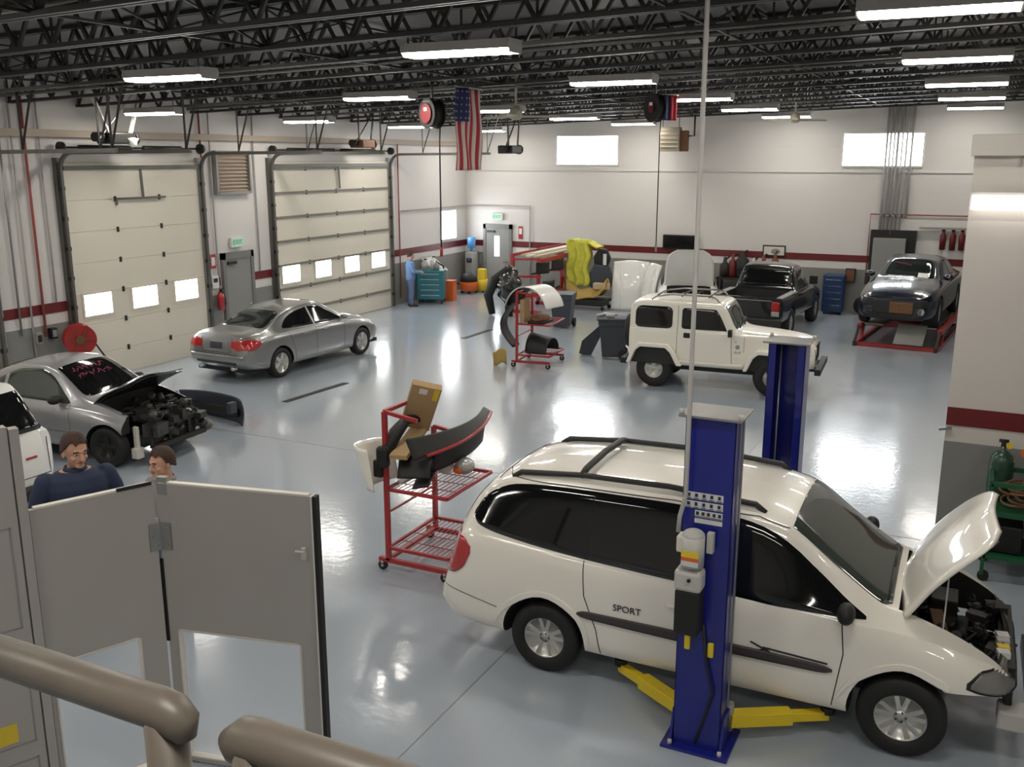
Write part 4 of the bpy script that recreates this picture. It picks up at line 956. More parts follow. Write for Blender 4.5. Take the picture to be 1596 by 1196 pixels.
w5 = MB()
for i in range(6): w5.tube([bs.ray('T', .45 + .02 * i, -.38 + .07 * i + k * .02 , .012) + V(.02 * (k % 2), 0, 0) for k in range(4)], .008, 5)
w5.build('marker_scribble', 'pink', BS)

# ---- white car facing us with its hood up, mostly hidden behind the off-roader
WC = empty('white_sedan', (-7.85, 28.0, 0), math.radians(-73), 'white car with raised hood half hidden behind the white off-roader', 'car')
S = dict(S); wcar = Car(WC, S, 'cleanw')
wcar.body([((1.0, -.62, .4), (2.02, .62, 1.3))], wheels=wh, rw=.38)
for x, y in wh: wcar.wheel(x, y, .325, .21, .2, 'star', 5)
saloon_glass(wcar, 'glass', -.04, -.02)
a6 = Matrix.Rotation(math.radians(-82), 3, 'Y')
def lift6(p): return a6 @ (Vector(p) - V(1.02, 0, 1.04)) + V(1.02, 0, 1.04)
wcar.patch('raised_hood', 'cleanw', 'T', [(1.0, -.70, .70), (1.6, -.68, .68), (1.95, -.58, .58), (2.1, -.36, .36)], off=.012, tf=lift6, nu=20, nv=20)
clutter(WC, 'engine', ((1.1, -.55, .6), (1.9, .55, .86)), 24, ['engine', 'engine2'], 21)

# ------------------------------------------------------------------ foreground: folding partition and landing rail
FH, FR, FL = V(-5.27, 4.86, 0), V(-4.03, 5.13, 0), V(-5.66, 3.96, 0)
def leaf(name, A, B, L0, L1, H, win, label, hid):
    d = (B - A).normalized(); ang_ = math.atan2(d.y, d.x)
    e = empty(name, A, ang_, label, 'folding partition', 'leaves of the folding partition'); x0, x1 = L0, L1
    b = MB(); w0, w1, z0, z1 = win; t = .022
    for q in (((x0, -t, z1), (x1, t, H)), ((x0, -t, .012), (w0, t, z1)), ((w1, -t, .012), (x1, t, z1)), ((w0, -t, .012), (w1, t, z0))): b.box2(*q)
    b.build('leaf_panel', 'panel', e)
    MB().box2((x0 + .02, -t - .002, H), (x1 - .03, t + .002, H + .014)).build('top_edge', 'panele', e)
    f = MB()
    for q in (((w0, -.028, z0), (w0 + .012, .028, z1)), ((w1 - .012, -.028, z0), (w1, .028, z1)), ((w0, -.028, z1 - .012), (w1, .028, z1)), ((w0, -.028, z0), (w1, .028, z0 + .012))): f.box2(*q)
    f.build('window_frame', 'panele', e)
    MB().box2((w0, -.003, z0), (w1, .003, z1)).build('window_pane', 'clear', e)
    return e
lr = leaf('partition_leaf', FH, FR, 0.0, 1.235, 2.285, (.085, 1.095, .05, 1.135), 'right grey partition leaf with a low window and black edge seal', 1)
MB().box2((1.24, -.03, .02), (1.27, .03, 2.29)).build('edge_seal', 'black', lr)
MB().box2((1.228, -.032, .02), (1.24, .032, 2.29)).build('edge_channel', 'panele', lr)
MB().box((1.16, -.035, 1.86), (.035, .03, .09)).bar((1.10, -.05, 1.875), (1.17, -.05, 1.875), .02, .015).build('latch', 'lgrey', lr, bevel=.004)
MB().box2((.01, -.024, 2.2), (.09, .024, 2.335)).build('corner_bracket', 'grey', lr)
ll = leaf('partition_leaf', FH, FL, 0.04, .875, 2.285, (.225, .875 - .03, .05, 1.135), 'left grey partition leaf in front of the man in navy', 1)
MB().box2((.05, .02, 2.285), (.30, .03, 2.31)).build('edge_strip', 'darkst', ll)
hg = lr; hgm = Matrix.Translation(-FH) ; HGO = V(0, 0, 1.78)
irot = Matrix.Rotation(-lr.rotation_euler[2], 3, 'Z')
def hl(v): return irot @ Vector(v) + HGO      # hinge pieces belong to the right leaf
for s, P_ in ((0, FR), (1, FL)):
    d = (P_ - FH).normalized(); nrm = V(d.y, -d.x, 0) if s == 0 else V(-d.y, d.x, 0)
    b = MB(); c_ = d * .055 + nrm * .03; Rm = irot @ Matrix((d, nrm, V(0, 0, 1))).transposed()
    b.box(hl(c_ + V(0, 0, .1)), (.085, .008, .21), Rm)
    for zz in (.03, .10, .17):
        for xx in (.035, .075): b.cyl(hl(d * xx + nrm * .028 + V(0, 0, zz)), hl(d * xx + nrm * .042 + V(0, 0, zz)), .009, n=8)
    b.build('hinge_plate', 'pipe', lr)
MB().cyl(hl((.0, -.035, -.02)), hl((.0, -.035, .24)), .012).build('hinge_pin', 'pipe', lr)
MB().bar(hl((0, -.02, -.75)), hl((0, -.02, -.08)), .024, .03).build('rubber_gasket', 'black', lr)
d = (FL - FH).normalized(); an = math.atan2(d.y, d.x)
pw = empty('partition_wall', FH, an, 'tall grey panelled partition at the lower left edge', 'partition')
MB().box2((.885, -.03, 0), (.945, .05, 2.87)).build('jamb', 'panel', pw)
MB().box2((.945, -.005, 0), (.957, .03, 2.88)).build('dark_seam', 'gframe', pw)  # dark grey seam strip between jamb and wall panel
MB().box2((.957, -.03, 0), (2.9, .05, 2.89)).build('wall_panel', 'panel', pw)
b = MB()
for z0, z1 in ((1.48, 2.21), (.62, 1.36), (.1, .5)):
    for q in (((1.005, .05, z0), (2.6, .054, z0 + .012)), ((1.005, .05, z1 - .012), (2.6, .054, z1)), ((1.005, .05, z0), (1.017, .054, z1))): b.box2(*q)
b.build('panel_moulding', 'grey', pw)
MB().box2((1.12, .05, .66), (1.3, .056, .80)).build('yellow_sticker', 'tape', pw)
# pipe rail of the landing we look from
rl = empty('guard_rail', (-.95, .865, 2.78), 0, 'brown painted pipe rail on the left, ending in a rounded corner', 'railing', 'pipe rails of the landing')
R0 = .030
MB().tube([(-.70, 0, 1.07), (-.02, .0, 1.07), (.0, 0, 1.068), (.018, 0, 1.055), (.024, 0, 1.035)], [R0, R0, R0, R0 * .9, R0 * .5], 20).build('top_rail', 'rail', rl)
MB().tube([(-.012, 0, 0), (-.012, 0, 1.06)], R0, 20).build('rail_post', 'rail', rl)
MB().tube([(-.70, 0, .55), (-.012, 0, .55)], .024, 16).build('mid_rail', 'rail', rl)
r2 = copy_tree(rl); r2.location = (-.815, .865, 2.78); r2.rotation_euler[2] = PI; r2['label'] = 'brown painted pipe rail starting at the bottom centre of the view'
ld = struct(MB().box2((-1.75, -3.9, 2.6), (1.6, .92, 2.78)).build('floor_landing', 'grey'), 'raised landing the picture is taken from', 'landing')

# ------------------------------------------------------------------ people
def remesh(o, vox, smooth=4):
    md = o.modifiers.new('r', 'REMESH'); md.mode = 'VOXEL'; md.voxel_size = vox
    sm = o.modifiers.new('s', 'SMOOTH'); sm.iterations = smooth; sm.factor = .5
    bpy.context.view_layer.update(); dg = bpy.context.evaluated_depsgraph_get()
    me = bpy.data.meshes.new_from_object(o.evaluated_get(dg)); o.modifiers.clear(); o.data = me; me.shade_smooth(); return o
def person(loc, yaw, h, label, shirt, pants, big=1.0, head_s=1.0, head_turn=0, head_tilt=0, arms='down', hair='hair', vox=.011, sleeves=True):
    k = h / 1.78; e = empty('person', loc, yaw, label, 'person')
    def P(x, y, z): return V(x * k, y * k, z * k)
    def body(b, g, torso=True, arm=True, leg=True, hands=True):
        if torso:
            prof = [(.86, .13, .165), (.95, .14, .18), (1.08, .13, .165), (1.22, .135, .175), (1.34, .14, .195), (1.43, .115, .19), (1.49, .075, .10)]
            prof = [(z, dx * (1 + (big - 1) * .9), dy * big) for z, dx, dy in prof]
            n = 24; vs = []
            for z, dx, dy in prof: vs += [P((dx + g) * math.cos(2 * PI * j / n) * 1, (dy + g) * math.sin(2 * PI * j / n), z) for j in range(n)]
            fs = [(i * n + j, i * n + (j + 1) % n, (i + 1) * n + (j + 1) % n, (i + 1) * n + j) for i in range(len(prof) - 1) for j in range(n)] + [tuple(range(n - 1, -1, -1)), tuple((len(prof) - 1) * n + j for j in range(n))]
            b._faces(vs, fs, True)
        for s in (-1, 1):
            sh, el, wr = (0, s * .185 * big, 1.40), (-.02, s * .27 * big, 1.13), (.07, s * .26 * big, .89)
            if arms == 'work': el, wr = (.08, s * .25, 1.14), (.30, s * .14, 1.12)
            if arm:
                b.tube([P(*sh), P((sh[0] + el[0]) / 2, (sh[1] + el[1]) / 2 + s * .01, (sh[2] + el[2]) / 2), P(*el), P(*[(a * .5 + c * .5) for a, c in zip(el, wr)]), P(*wr)], [(.068 + g) * k * big ** .5, (.054 + g) * k * big ** .5, (.045 + g) * k, (.042 + g) * k, (.030 + g) * k], 14)
                b.ball(P(*sh), (.07 * big ** .5 + g) * k)
            if hands:
                w_ = V(*wr); dr = (V(*wr) - V(*el)).normalized(); sd = V(1, 0, 0) if arms == 'down' else V(0, -s, 0)
                pc = w_ + dr * .055
                b.tube([P(*w_), P(*pc), P(*(w_ + dr * .10))], [.026 * k, .034 * k, .03 * k], 10)
                for i, L in enumerate((.068, .078, .072, .058)):
                    o_ = w_ + dr * .09 + sd * (.024 - i * .016); cu = V(0, -s, 0) * .012 if arms == 'down' else V(0, 0, -.012)
                    b.tube([P(*o_), P(*(o_ + dr * L * .5 + cu * .6)), P(*(o_ + dr * L * .9 + cu * 2.2))], [.0105 * k, .0095 * k, .008 * k], 8)
                o_ = w_ + dr * .035 + sd * .028
                b.tube([P(*o_), P(*(o_ + dr * .03 + sd * .022)), P(*(o_ + dr * .062 + sd * .026))], [.013 * k, .011 * k, .009 * k], 8)
            if leg:
                b.tube([P(0, s * .09, .92), P(.01, s * .10, .70), P(.02, s * .105, .50), P(-.005, s * .11, .30), P(-.01, s * .11, .08)], [(.092 + g) * k, (.075 + g) * k, (.058 + g) * k, (.054 + g) * k, (.042 + g) * k], 14)
    b = MB(); body(b, 0)
    for s in (-1, 1): b.tube([P(-.05, s * .11, .045), P(.08, s * .12, .04), P(.17, s * .125, .03)], [.04 * k, .042 * k, .03 * k], 12)
    b.tube([P(-.005, 0, 1.44), P(.01, 0, 1.54), P(.02, 0, 1.60)], [.068 * k * big ** .5, .06 * k * big ** .4, .055 * k], 16)
    hs = k * head_s; hc = P(.025, 0, 1.555) ; HR = Matrix.Rotation(head_turn, 3, 'Z') @ Matrix.Rotation(head_tilt, 3, 'Y')
    def Hd(x, y, z): return hc + HR @ V(x * hs, y * hs, z * hs)
    b.ball(Hd(0, 0, .125), (.098 * hs, .078 * hs, .098 * hs), 24, 16, rot=HR)
    b.ball(Hd(.028, 0, .055), (.070 * hs, .062 * hs, .072 * hs), 20, 12, rot=HR)
    b.ball(Hd(.070, 0, .005), (.028 * hs, .034 * hs, .024 * hs), 14, 8, rot=HR)
    b.tube([Hd(.093, 0, .105), Hd(.108, 0, .08), Hd(.116, 0, .062), Hd(.095, 0, .055)], [.010 * hs, .013 * hs, .017 * hs, .012 * hs], 10)
    b.tube([Hd(.088, -.045, .118), Hd(.099, 0, .12), Hd(.088, .045, .118)], .011 * hs, 8)
    for s in (-1, 1):
        b.ball(Hd(-.005, s * .080, .085), (.022 * hs, .010 * hs, .034 * hs), 10, 8, rot=HR)
        b.ball(Hd(.066, s * .04, .065), (.026 * hs, .022 * hs, .02 * hs), 10, 8, rot=HR)
    o = b.build('body', 'skin', e); remesh(o, .0075, 2)
    for s in (-1, 1):
        q = MB().ball(Hd(.0835, s * .032, .097), (.0125 * hs, .0135 * hs, .0085 * hs), 10, 8).build('eye', 'eye', e)
        MB().ball(Hd(.093, s * .032, .097), .0065 * hs, 8, 6).build('iris', 'hair', q)
        MB().tube([Hd(.100, s * .015, .119), Hd(.101, s * .034, .123), Hd(.090, s * .052, .117)], .0055 * hs, 6).build('eyebrow', hair, e)
    MB().tube([Hd(.089, -.026, .030), Hd(.100, -.010, .033), Hd(.1015, 0, .032), Hd(.100, .010, .033), Hd(.089, .026, .030)], [.003 * hs, .007 * hs, .008 * hs, .007 * hs, .003 * hs], 8).build('mouth', 'lip', e)
    hb = MB()
    def hairfn(a, b_):
        t = 2 * PI * a; fr = math.cos(t)      # 1 at the brow, -1 at the nape
        low = .055 * (1 - fr) * .5 * -1.5 + .155 * (1 + fr) * .5 if abs(fr) < 2 else 0
        zlo = float(np.interp(fr, [-1, -.5, .1, .45, .7, 1], [.05, .065, .115, .16, .178, .176]))
        zlo += .010 * math.sin(7 * t + 1) * (fr > 0) + .006 * math.sin(17 * t); zz = zlo + (.2369 - zlo) * b_; q = max(0.0, 1 - ((zz - .125) / .112) ** 2) ** .5 if zz > .125 else 1.0
        return Hd(math.cos(t) * .106 * q - .004, math.sin(t) * .086 * q, zz + .006 * math.sin(9 * t + 5 * b_) * b_ * (1 - b_) * 4 + .004 * math.sin(21 * t) * (1 - b_))
    hb.grid(hairfn, 32, 10); ho = hb.build('hair', hair, e)
    sd_ = ho.modifiers.new('t', 'SOLIDIFY'); sd_.thickness = .008; sd_.offset = 1
    if hair == 'hair' and big > 1:
        pass
    b = MB(); body(b, .014, True, sleeves, False, False); o = b.build('shirt', shirt, e); remesh(o, vox, 10)
    MB().lathe([(.085 * k * big ** .4, 0), (.094 * k * big ** .4, .02 * k), (.078 * k * big ** .4, .055 * k), (.07 * k * big ** .4, .05 * k), (.082 * k * big ** .4, .015 * k)], o=P(.005, 0, 1.475), n=20).build('collar', shirt, e)
    b = MB(); body(b, .014, False, False, True, False); b.ball(P(0, 0, .93), (.15 * k * big, .185 * k * big, .12 * k)); o = b.build('trousers', pants, e); remesh(o, vox, 2)
    for s in (-1, 1):
        sh = MB().tube([P(-.08, s * .11, .045), P(.0, s * .11, .06), P(.10, s * .12, .05), P(.20, s * .125, .035)], [.035 * k, .052 * k, .048 * k, .03 * k], 12); sh.build('shoe', 'black', e)
    return e
yaw_r = _a       # direction of the picture's right
person((-7.89, 6.26, 0), yaw_r - .95, 1.90, 'person in a navy jacket behind the left partition leaf, smiling to the right', 'shirt', 'denim', big=1.42, head_s=1.28, head_turn=.25, head_tilt=.12)
person((-6.96, 6.54, 0), yaw_r + PI + 1.0, 1.84, 'person in a grey shirt whose head shows above the partition hinge', 'tshirt', 'denim', big=1.08, head_s=1.12, head_turn=-.1, head_tilt=.05)
person((-16.15, 25.75, 0), .75, 1.74, 'person in a blue shirt and jeans working by the teal tool cabinet', 'bshirt', 'denim', head_turn=.1, arms='work', vox=.014)

# ------------------------------------------------------------------ parts carts
def parts_cart(loc, yaw, label, hA=1.88, hB=1.45):
    e = empty('parts_cart', loc, yaw, label, 'parts cart', 'red rolling parts carts'); L = 1.05; w_ = .78
    for y, h in ((0, hA), (L, hB)):
        MB().bar((0, y, .13), (0, y, h), .05, .05).build('post', 'cred', e)
        MB().bar((-.12, y, .13), (w_, y, .13), .05, .05).build('foot_bar', 'cred', e)
        for x in (-.08, w_ - .04):
            c_ = MB().cyl((x, y - .018, .055), (x, y + .018, .055), .055, n=16); c_ = c_.build('caster', 'black', e)
            MB().box((x, y, .10), (.03, .06, .03)).cyl((x, y - .024, .055), (x, y + .024, .055), .016, n=8).build('caster_fork', 'lgrey', c_)
        MB().bar((-.0, y, h), (.42, y, h - .06), .04, .04).build('hanger_arm', 'cred', e)
    for z in (.28, .98):
        s_ = MB()
        for y in (0, L): s_.bar((0, y, z), (w_, y, z), .035, .035)
        for x in (0, w_): s_.bar((x, 0, z), (x, L, z), .03, .03)
        s_ = s_.build('shelf_frame', 'cred', e)
        g = MB()
        for i in range(1, 13): g.bar((i * w_ / 13, 0, z), (i * w_ / 13, L, z), .007, .007)
        for j_ in (.25, .5, .75): g.bar((0, L * j_, z - .006), (w_, L * j_, z - .006), .008, .008)
        g.build('shelf_wires', 'cred', s_)
    MB().bar((0, 0, .14), (0, L, .14), .04, .04).bar((0, 0, .70), (0, L, .70), .02, .02).build('tie_bar', 'cred', e)
    MB().bar((0, 0, hA), (0, .62, hA), .04, .04).build('top_handle', 'cred', e)
    return e
def shell(name, fn, m, root, nu=26, nv=10, t=(0, 0, -.02)): return MB().grid(fn, nu, nv, thick=t).build(name, m, root)
def solo(name, loc, rz, label, cat, group=None): return empty(name, loc, rz, label, cat, group)

CT = V(-5.75, 8.56, 0)
parts_cart(CT, 0, 'near red parts cart loaded with bumpers and a cardboard box behind the white van')
# white bumper cover hung on the outer side of the near cart
q = solo('bumper_cover', CT + V(-.02, -.05, 1.0), 0, 'white bumper corner hung on the left of the near parts cart', 'bumper')
def wbf(u, v):
    a = PI * (.02 + .75 * u); k_ = .62 + .38 * v; return V(.10 - .46 * k_ * math.sin(a + .25) ** .7, .0 - .15 * math.cos(a) + .30 * u * u, .0 + .48 * v)
shell('bumper_skin', wbf, 'vanw', q, t=(.022, 0, 0))
MB().box((-.06, .02, .22), (.12, .06, .20)).build('light_pocket', 'black', q, bevel=.02)
# dark bumper with red stripe lying along the arms
q = solo('bumper_cover', CT + V(.18, .05, 1.42), 0, 'black bumper cover with a red edge lying across the near cart arms', 'bumper')
def dbf(u, v):
    a = (u - .5) * 2.5; return V(.14 + .30 * math.cos(a) - .10 * v, -.10 + 1.80 * u, .0 + .06 * u + .04 * math.sin(a) + (.22 * v + .02) * (1 - .80 * u))
shell('bumper_skin', dbf, 'trim', q, t=(-.02, 0, -.02))
MB().tube([dbf(u, .05) + V(.012, 0, -.01) for u in np.linspace(.08, .98, 14)], .02, 8).build('red_edge', 'cred', q)
def dbf2(u, v): return dbf(.15 + .6 * u, 0) + V(.0 - .04 * v, .02, -.24 * v)
shell('lower_grille', dbf2, 'black', q, 16, 6, t=(-.02, 0, 0))
q = solo('cardboard_box', CT + V(.02, .62, 1.62), .5, 'tall cardboard box tilted on top of the near parts cart', 'box')
R_ = Matrix.Rotation(.42, 3, 'X') @ Matrix.Rotation(.28, 3, 'Y')
MB().box(R_ @ V(0, 0, .24), (.34, .10, .62), R_).build('carton', 'card', q)
MB().box(R_ @ V(-.03, -.052, .48), (.09, .004, .07), R_).build('shipping_label', 'white', q)
MB().box(R_ @ V(.12, -.052, .46), (.06, .004, .15), R_).build('yellow_tape', 'tape', q)
q = solo('cardboard_box', CT + V(.12, .30, 1.46), .25, 'flat tan carton lying under the tilted box on the near cart', 'box')
MB().box((0, 0, 0), (.20, .80, .05), Matrix.Rotation(.14, 3, 'X')).build('carton', 'card', q)
q = solo('bumper_bracket', CT + V(.05, .28, 1.50), .3, 'black plastic bracket behind the red post of the near cart', 'car part')
MB().tube([(-.12, -.3, -.10), (-.05, -.1, .10), (.02, .1, .2), (.1, .3, .16)], [.07, .08, .06, .05], 10).build('bracket_arm', 'black', q)
MB().box((-.14, -.32, -.12), (.14, .12, .24)).build('bracket_end', 'black', q, bevel=.03)
q = solo('wheel_liner', CT + V(.22, .12, 1.18), .4, 'black fender liner on the upper shelf of the near cart', 'car part')
shell('liner_skin', lambda u, v: V(-.1 + .36 * v, -.18 + .62 * u, .22 * math.sin(PI * u)), 'black', q, 16, 6, t=(0, 0, -.02))
q = solo('trim_strip', CT + V(.24, .10, 1.03), 0, 'pale reinforcement strip lying on the upper shelf of the near cart', 'car part')
MB().bar((-.12, -.02, .02), (.18, .70, .20), .10, .03).build('strip', 'lgrey', q, bevel=.005)
q = solo('splash_shield', CT + V(.36, .30, 1.03), .2, 'black splash shield on the near cart beside the pale strip', 'car part')
shell('shield_skin', lambda u, v: V(-.08 + .20 * v, -.30 + .6 * u, .02 + .10 * math.sin(3 * u) + .05 * v), 'black', q, 14, 6)
q = solo('headlamp', CT + V(.60, .72, 1.04), .3, 'headlamp unit with orange lens on the upper shelf of the near cart', 'headlamp')
MB().ball((0, 0, .09), (.12, .12, .10)).build('lamp_housing', 'grey', q)
MB().ball((.02, -.05, .12), (.10, .09, .08)).build('clear_lens', 'lens', q)
MB().ball((-.05, -.07, .06), (.07, .06, .05)).build('orange_lens', 'orange', q)
q = solo('headlamp', CT + V(.40, .62, 1.04), 0, 'dusty grey lamp housing left of the orange-lensed headlamp', 'headlamp')
MB().ball((0, 0, .10), (.10, .09, .11)).build('lamp_housing', 'lgrey', q); MB().ball((-.03, -.05, .1), (.06, .05, .08)).build('clear_lens', 'lens', q)

C2 = V(-9.22, 19.1, 0)
parts_cart(C2, .1, 'far red parts cart draped with white and black bumpers', 1.70, 1.55)
q = solo('bumper_cover', C2 + V(.25, .35, 1.30), 0, 'white bumper cover arched over the far parts cart', 'bumper')
def ab(u, v):
    a = (u - .5) * 2.6; return V(-.05 + .52 * math.sin(a) + .15 * v, -.30 + .62 * v, .0 + .62 * math.cos(a) - .10)
shell('bumper_skin', lambda u, v: ab(.35 + .65 * u, v), 'cleanw', q, t=(-.02, 0, -.02))
shell('bumper_inner', lambda u, v: ab(.0 + .36 * u, v), 'black', q, t=(-.02, 0, -.02))
MB().tube([ab(.0 + .5 * i / 9, -.02) for i in range(10)], .018, 6).build('bumper_lip', 'lgrey', q)
q = solo('bumper_cover', C2 + V(-.12, -.05, .40), .1, 'black bumper cover standing on end at the left of the far cart', 'bumper')
shell('bumper_skin', lambda u, v: V(-.30 * math.sin(PI * u) + .05, -.05 + .42 * v, .06 + 1.0 * u), 'trim', q, 18, 6, t=(.025, 0, 0))
q = solo('wheel_liner', C2 + V(.42, .45, .31), 0, 'round black plastic liner on the low shelf of the far cart', 'car part')
MB().grid(lambda u, v: V(-.26 + .52 * v, .36 * math.cos(PI * u), .03 + .40 * math.sin(PI * u) * (1 - .25 * v)), 20, 8, thick=(0, 0, -.02)).build('liner_skin', 'black', q); MB().grid(lambda u, v: V(-.26, .34 * math.cos(PI * u) * v, .03 + .38 * math.sin(PI * u) * v), 20, 4, thick=(.02, 0, 0)).build('liner_web', 'black', q)
q = solo('cardboard_box', C2 + V(.06, .1, .98), .1, 'tan carton standing inside the far parts cart', 'box')
MB().box((.04, .15, .28), (.10, .40, .52)).build('carton', 'card', q)
q = solo('seat_cushion', C2 + V(.50, .35, .98), 0, 'brown and black cushion on the upper shelf of the far cart', 'cushion')
MB().ball((-.08, 0, .12), (.22, .30, .11)).build('cushion_pad', 'rust', q); MB().box((-.08, 0, .04), (.4, .55, .07)).build('cushion_base', 'black', q, bevel=.02)
q = solo('fender_liner', C2 + V(-.36, .0, 0), 1.9, 'tan plastic scrap leaning at the foot of the far cart', 'car part')
shell('liner_skin', lambda u, v: V(-.02 - .14 * v, -.1 + .3 * u, .02 + .36 * v + .05 * math.sin(5 * u)), 'kraft', q, 8, 6, t=(.02, 0, 0))

# ------------------------------------------------------------------ wheeled bins and loose panels
def wheelie(loc, yaw, label, lid=True):
    e = empty('wheeled_bin', loc, yaw, label, 'bin', 'grey wheeled bins')
    b = MB(); n = 4; vs = []
    for z, hw, hd in ((.06, .23, .26), (.80, .29, .33), (.80, .31, .35), (.96, .32, .37)): vs += [V(-hw, -hd, z), V(hw, -hd, z), V(hw, hd, z), V(-hw, hd, z)]
    b._faces(vs, [(3, 2, 1, 0)] + [(i * 4 + j, i * 4 + (j + 1) % 4, i * 4 + 4 + (j + 1) % 4, i * 4 + 4 + j) for i in range(3) for j in range(4)] + [(12, 13, 14, 15)], False)
    b.build('bin_body', 'bin', e, bevel=.02)
    if lid: MB().grid(lambda u, v: V(-.34 + .68 * u, -.40 + .80 * v, .97 + .05 * math.sin(PI * u) * math.sin(PI * v) ** .5), 10, 10, thick=(0, 0, -.03)).build('lid', 'bin', e)
    MB().tube([(-.28, .38, .9), (-.28, .44, .94), (.28, .44, .94), (.28, .38, .9)], .018).build('handle', 'bin', e)
    for s in (-1, 1): MB().cyl((s * .24, .24, .12), (s * .31, .24, .12), .12, n=24).build('bin_wheel', 'black', e)
    MB().cyl((-.24, .24, .12), (.24, .24, .12), .015).build('axle', 'darkst', e)
    return e
wheelie((-7.62, 21.0, 0), -1.2, 'grey wheeled bin with closed lid beside the white off-roader')
wheelie((-10.35, 24.4, 0), .2, 'open grey wheeled bin behind the far parts cart', False)
q = solo('door_glass_panel', (-8.40, 21.05, 0), .3, 'dark door panel leaning against the left side of the wheeled bin', 'car part')
R_ = Matrix.Rotation(.32, 3, 'Y'); MB().prism([(-.10, 0), (.18, .0), (.20, .80), (.08, .86), (-.16, .30)], 'y', -.02, .02).build('panel_skin', 'bin', q, rot=(0, .42, 0))
q = solo('door_trim_panel', (-7.02, 20.9, 0), .25, 'maroon panel standing between the wheeled bin and the off-roader', 'car part')
MB().prism([(-.14, 0), (.14, 0), (.16, .95), (-.05, 1.0), (-.16, .6)], 'y', -.02, .02).build('panel_skin', 'rust', q, rot=(0, .06, 0))
q = solo('car_part', (-7.75, 20.95, 1.0), 0, 'silver strip of trim resting on the lid of the wheeled bin', 'car part')
MB().tube([(-.2, -.2, .03), (-.05, 0, .05), (.2, .1, .03)], .035, 8).box((.1, -.1, .035), (.2, .12, .05), .3).build('trim_piece', 'lens', q)
# loose white hoods stood on edge
def loose_hood(loc, yaw, lean, label, w_=1.25, h_=1.45):
    e = empty('loose_hood', loc, yaw, label, 'car hood', 'white hoods stood on end')
    def f(u, v):
        y = -w_ / 2 + w_ * u; z = h_ * v; ed = .06 * math.sin(PI * u)
        return V(-lean * v + .12 * math.sin(PI * v) + .05 * math.sin(PI * u) - .05 * abs(2 * u - 1) ** 4, y * (1 - .06 * v), .02 + z + ed * (v > .5) * (2 * v - 1))
    MB().grid(f, 22, 18, thick=(-.03, 0, 0)).build('hood_skin', 'cleanw', e)
    for s in (.25, .75): MB().tube([f(s, v) + V(.006, 0, 0) for v in np.linspace(.04, .9, 12)], .012, 6).build('hood_crease', 'cleanw', e)
    MB().tube([f(u, .12) + V(-.06, 0, 0) for u in np.linspace(.1, .9, 8)], .02, 6).build('hood_frame', 'grey', e)
    return e
loose_hood((-9.65, 28.0, 0), -PI / 2 + .25, .25, 'white loose hood stood on end, left of the raised white hood', 1.15)
loose_hood((-8.98, 27.6, 0), -PI / 2 - .55, .25, 'curved white fender panel standing next to the loose hood', .60)

# ------------------------------------------------------------------ parts rack and wrapped parts by the far wall
q = solo('cantilever_rack', (-12.75, 28.0, 0), PI / 2, 'red cantilever rack holding long boards near the far exit door', 'rack')
for x in (-1.9, 0, 1.9):
    MB().bar((x, 0, 0), (x, 0, 1.80), .09, .09).build('post', 'cred', q)
    for z in (.5, 1.1, 1.62): MB().bar((x, .0, z), (x, -.95, z + .04), .06, .06).build('rack_arm', 'cred', q)
    MB().bar((x, .1, .05), (x, -.95, .05), .09, .1).build('foot', 'cred', q)
MB().bar((-1.9, 0, 1.75), (1.9, 0, 1.75), .06, .08).bar((-1.9, 0, .3), (1.9, 0, .3), .06, .08).build('cross_beam', 'cred', q)
MB().bar((-2.0, -.97, 1.62), (2.0, -.97, 1.62), .05, .12).build('front_beam', 'cred', q)
for i, (dy, dz, L, mt) in enumerate(((.78, 1.735, 4.1, 'wood'), (.52, 1.735, 4.2, 'panele'), (.26, 1.735, 4.0, 'wood'), (.56, 1.79, 3.9, 'white'))):
    b = solo('long_board', (-12.75 + dy, 28.15 + .1 * i, dz), PI / 2, ['long tan board at the right edge of the red rack', 'cream board in the middle of the red rack top', 'tan board at the left edge of the red rack top', 'white board lying on top of the other boards on the red rack'][i], 'board', 'boards on the red rack')
    MB().box((0, 0, 0), (L, .19, .05)).build('board', mt, b)
q = solo('wrapped_bumper', (-12.55, 25.45, 0), .3, 'bundle of shiny black bumpers standing at the left of the red rack', 'car part')
MB().grid(lambda u, v: V((.36 + .05 * math.sin(5 * u * 6.28) * math.sin(9 * v) + .04 * math.sin(23 * v + 7 * u)) * math.cos(2 * PI * u) * math.sin(PI * (.06 + .94 * v)) ** .55, (.26 + .05 * math.sin(3 * u * 6.28 + 4 * v)) * math.sin(2 * PI * u) * math.sin(PI * (.06 + .94 * v)) ** .55, .40 + 1.08 * v + .05 * math.sin(2 * u * 6.28)), 44, 26).build('wrap', 'blackp', q); MB().tube([(-.5, 0, .05), (-.62, 0, .6), (-.4, -.05, 1.1), (0, -.1, 1.45)], [.1, .14, .14, .08], 10).build('bumper_end', 'black', q); MB().tube([(0, 0, 0), (0, 0, .6)], .12, 10).build('stand', 'black', q)
for i, (x, z, m_) in enumerate(((26.5, 1.17, 'black'), (27.6, 1.17, 'trim'), (26.9, .57, 'engine'), (28.2, .57, 'cred'), (28.7, 1.17, 'black'))):
    b = solo('bumper_cover', (-12.05, x, z), PI / 2 + .05 * i, ['black bumper on the middle arms of the red rack at its near end', 'dark trim bumper on the middle arms of the red rack', 'dark grill on the low arms of the red rack', 'red panel on the low arms of the red rack', 'black bumper at the far end of the middle rack arms'][i], 'car part', 'car parts on the red rack')
    shell('bumper_skin', lambda u, v: V(-.4 + .8 * u, -.22 * math.sin(PI * u) - .1, .04 + .34 * v), m_, b, 16, 5, t=(0, .02, 0)); MB().bar((-.4, .05, .03), (.4, .05, .03), .06, .05).build('absorber', 'darkst', b)
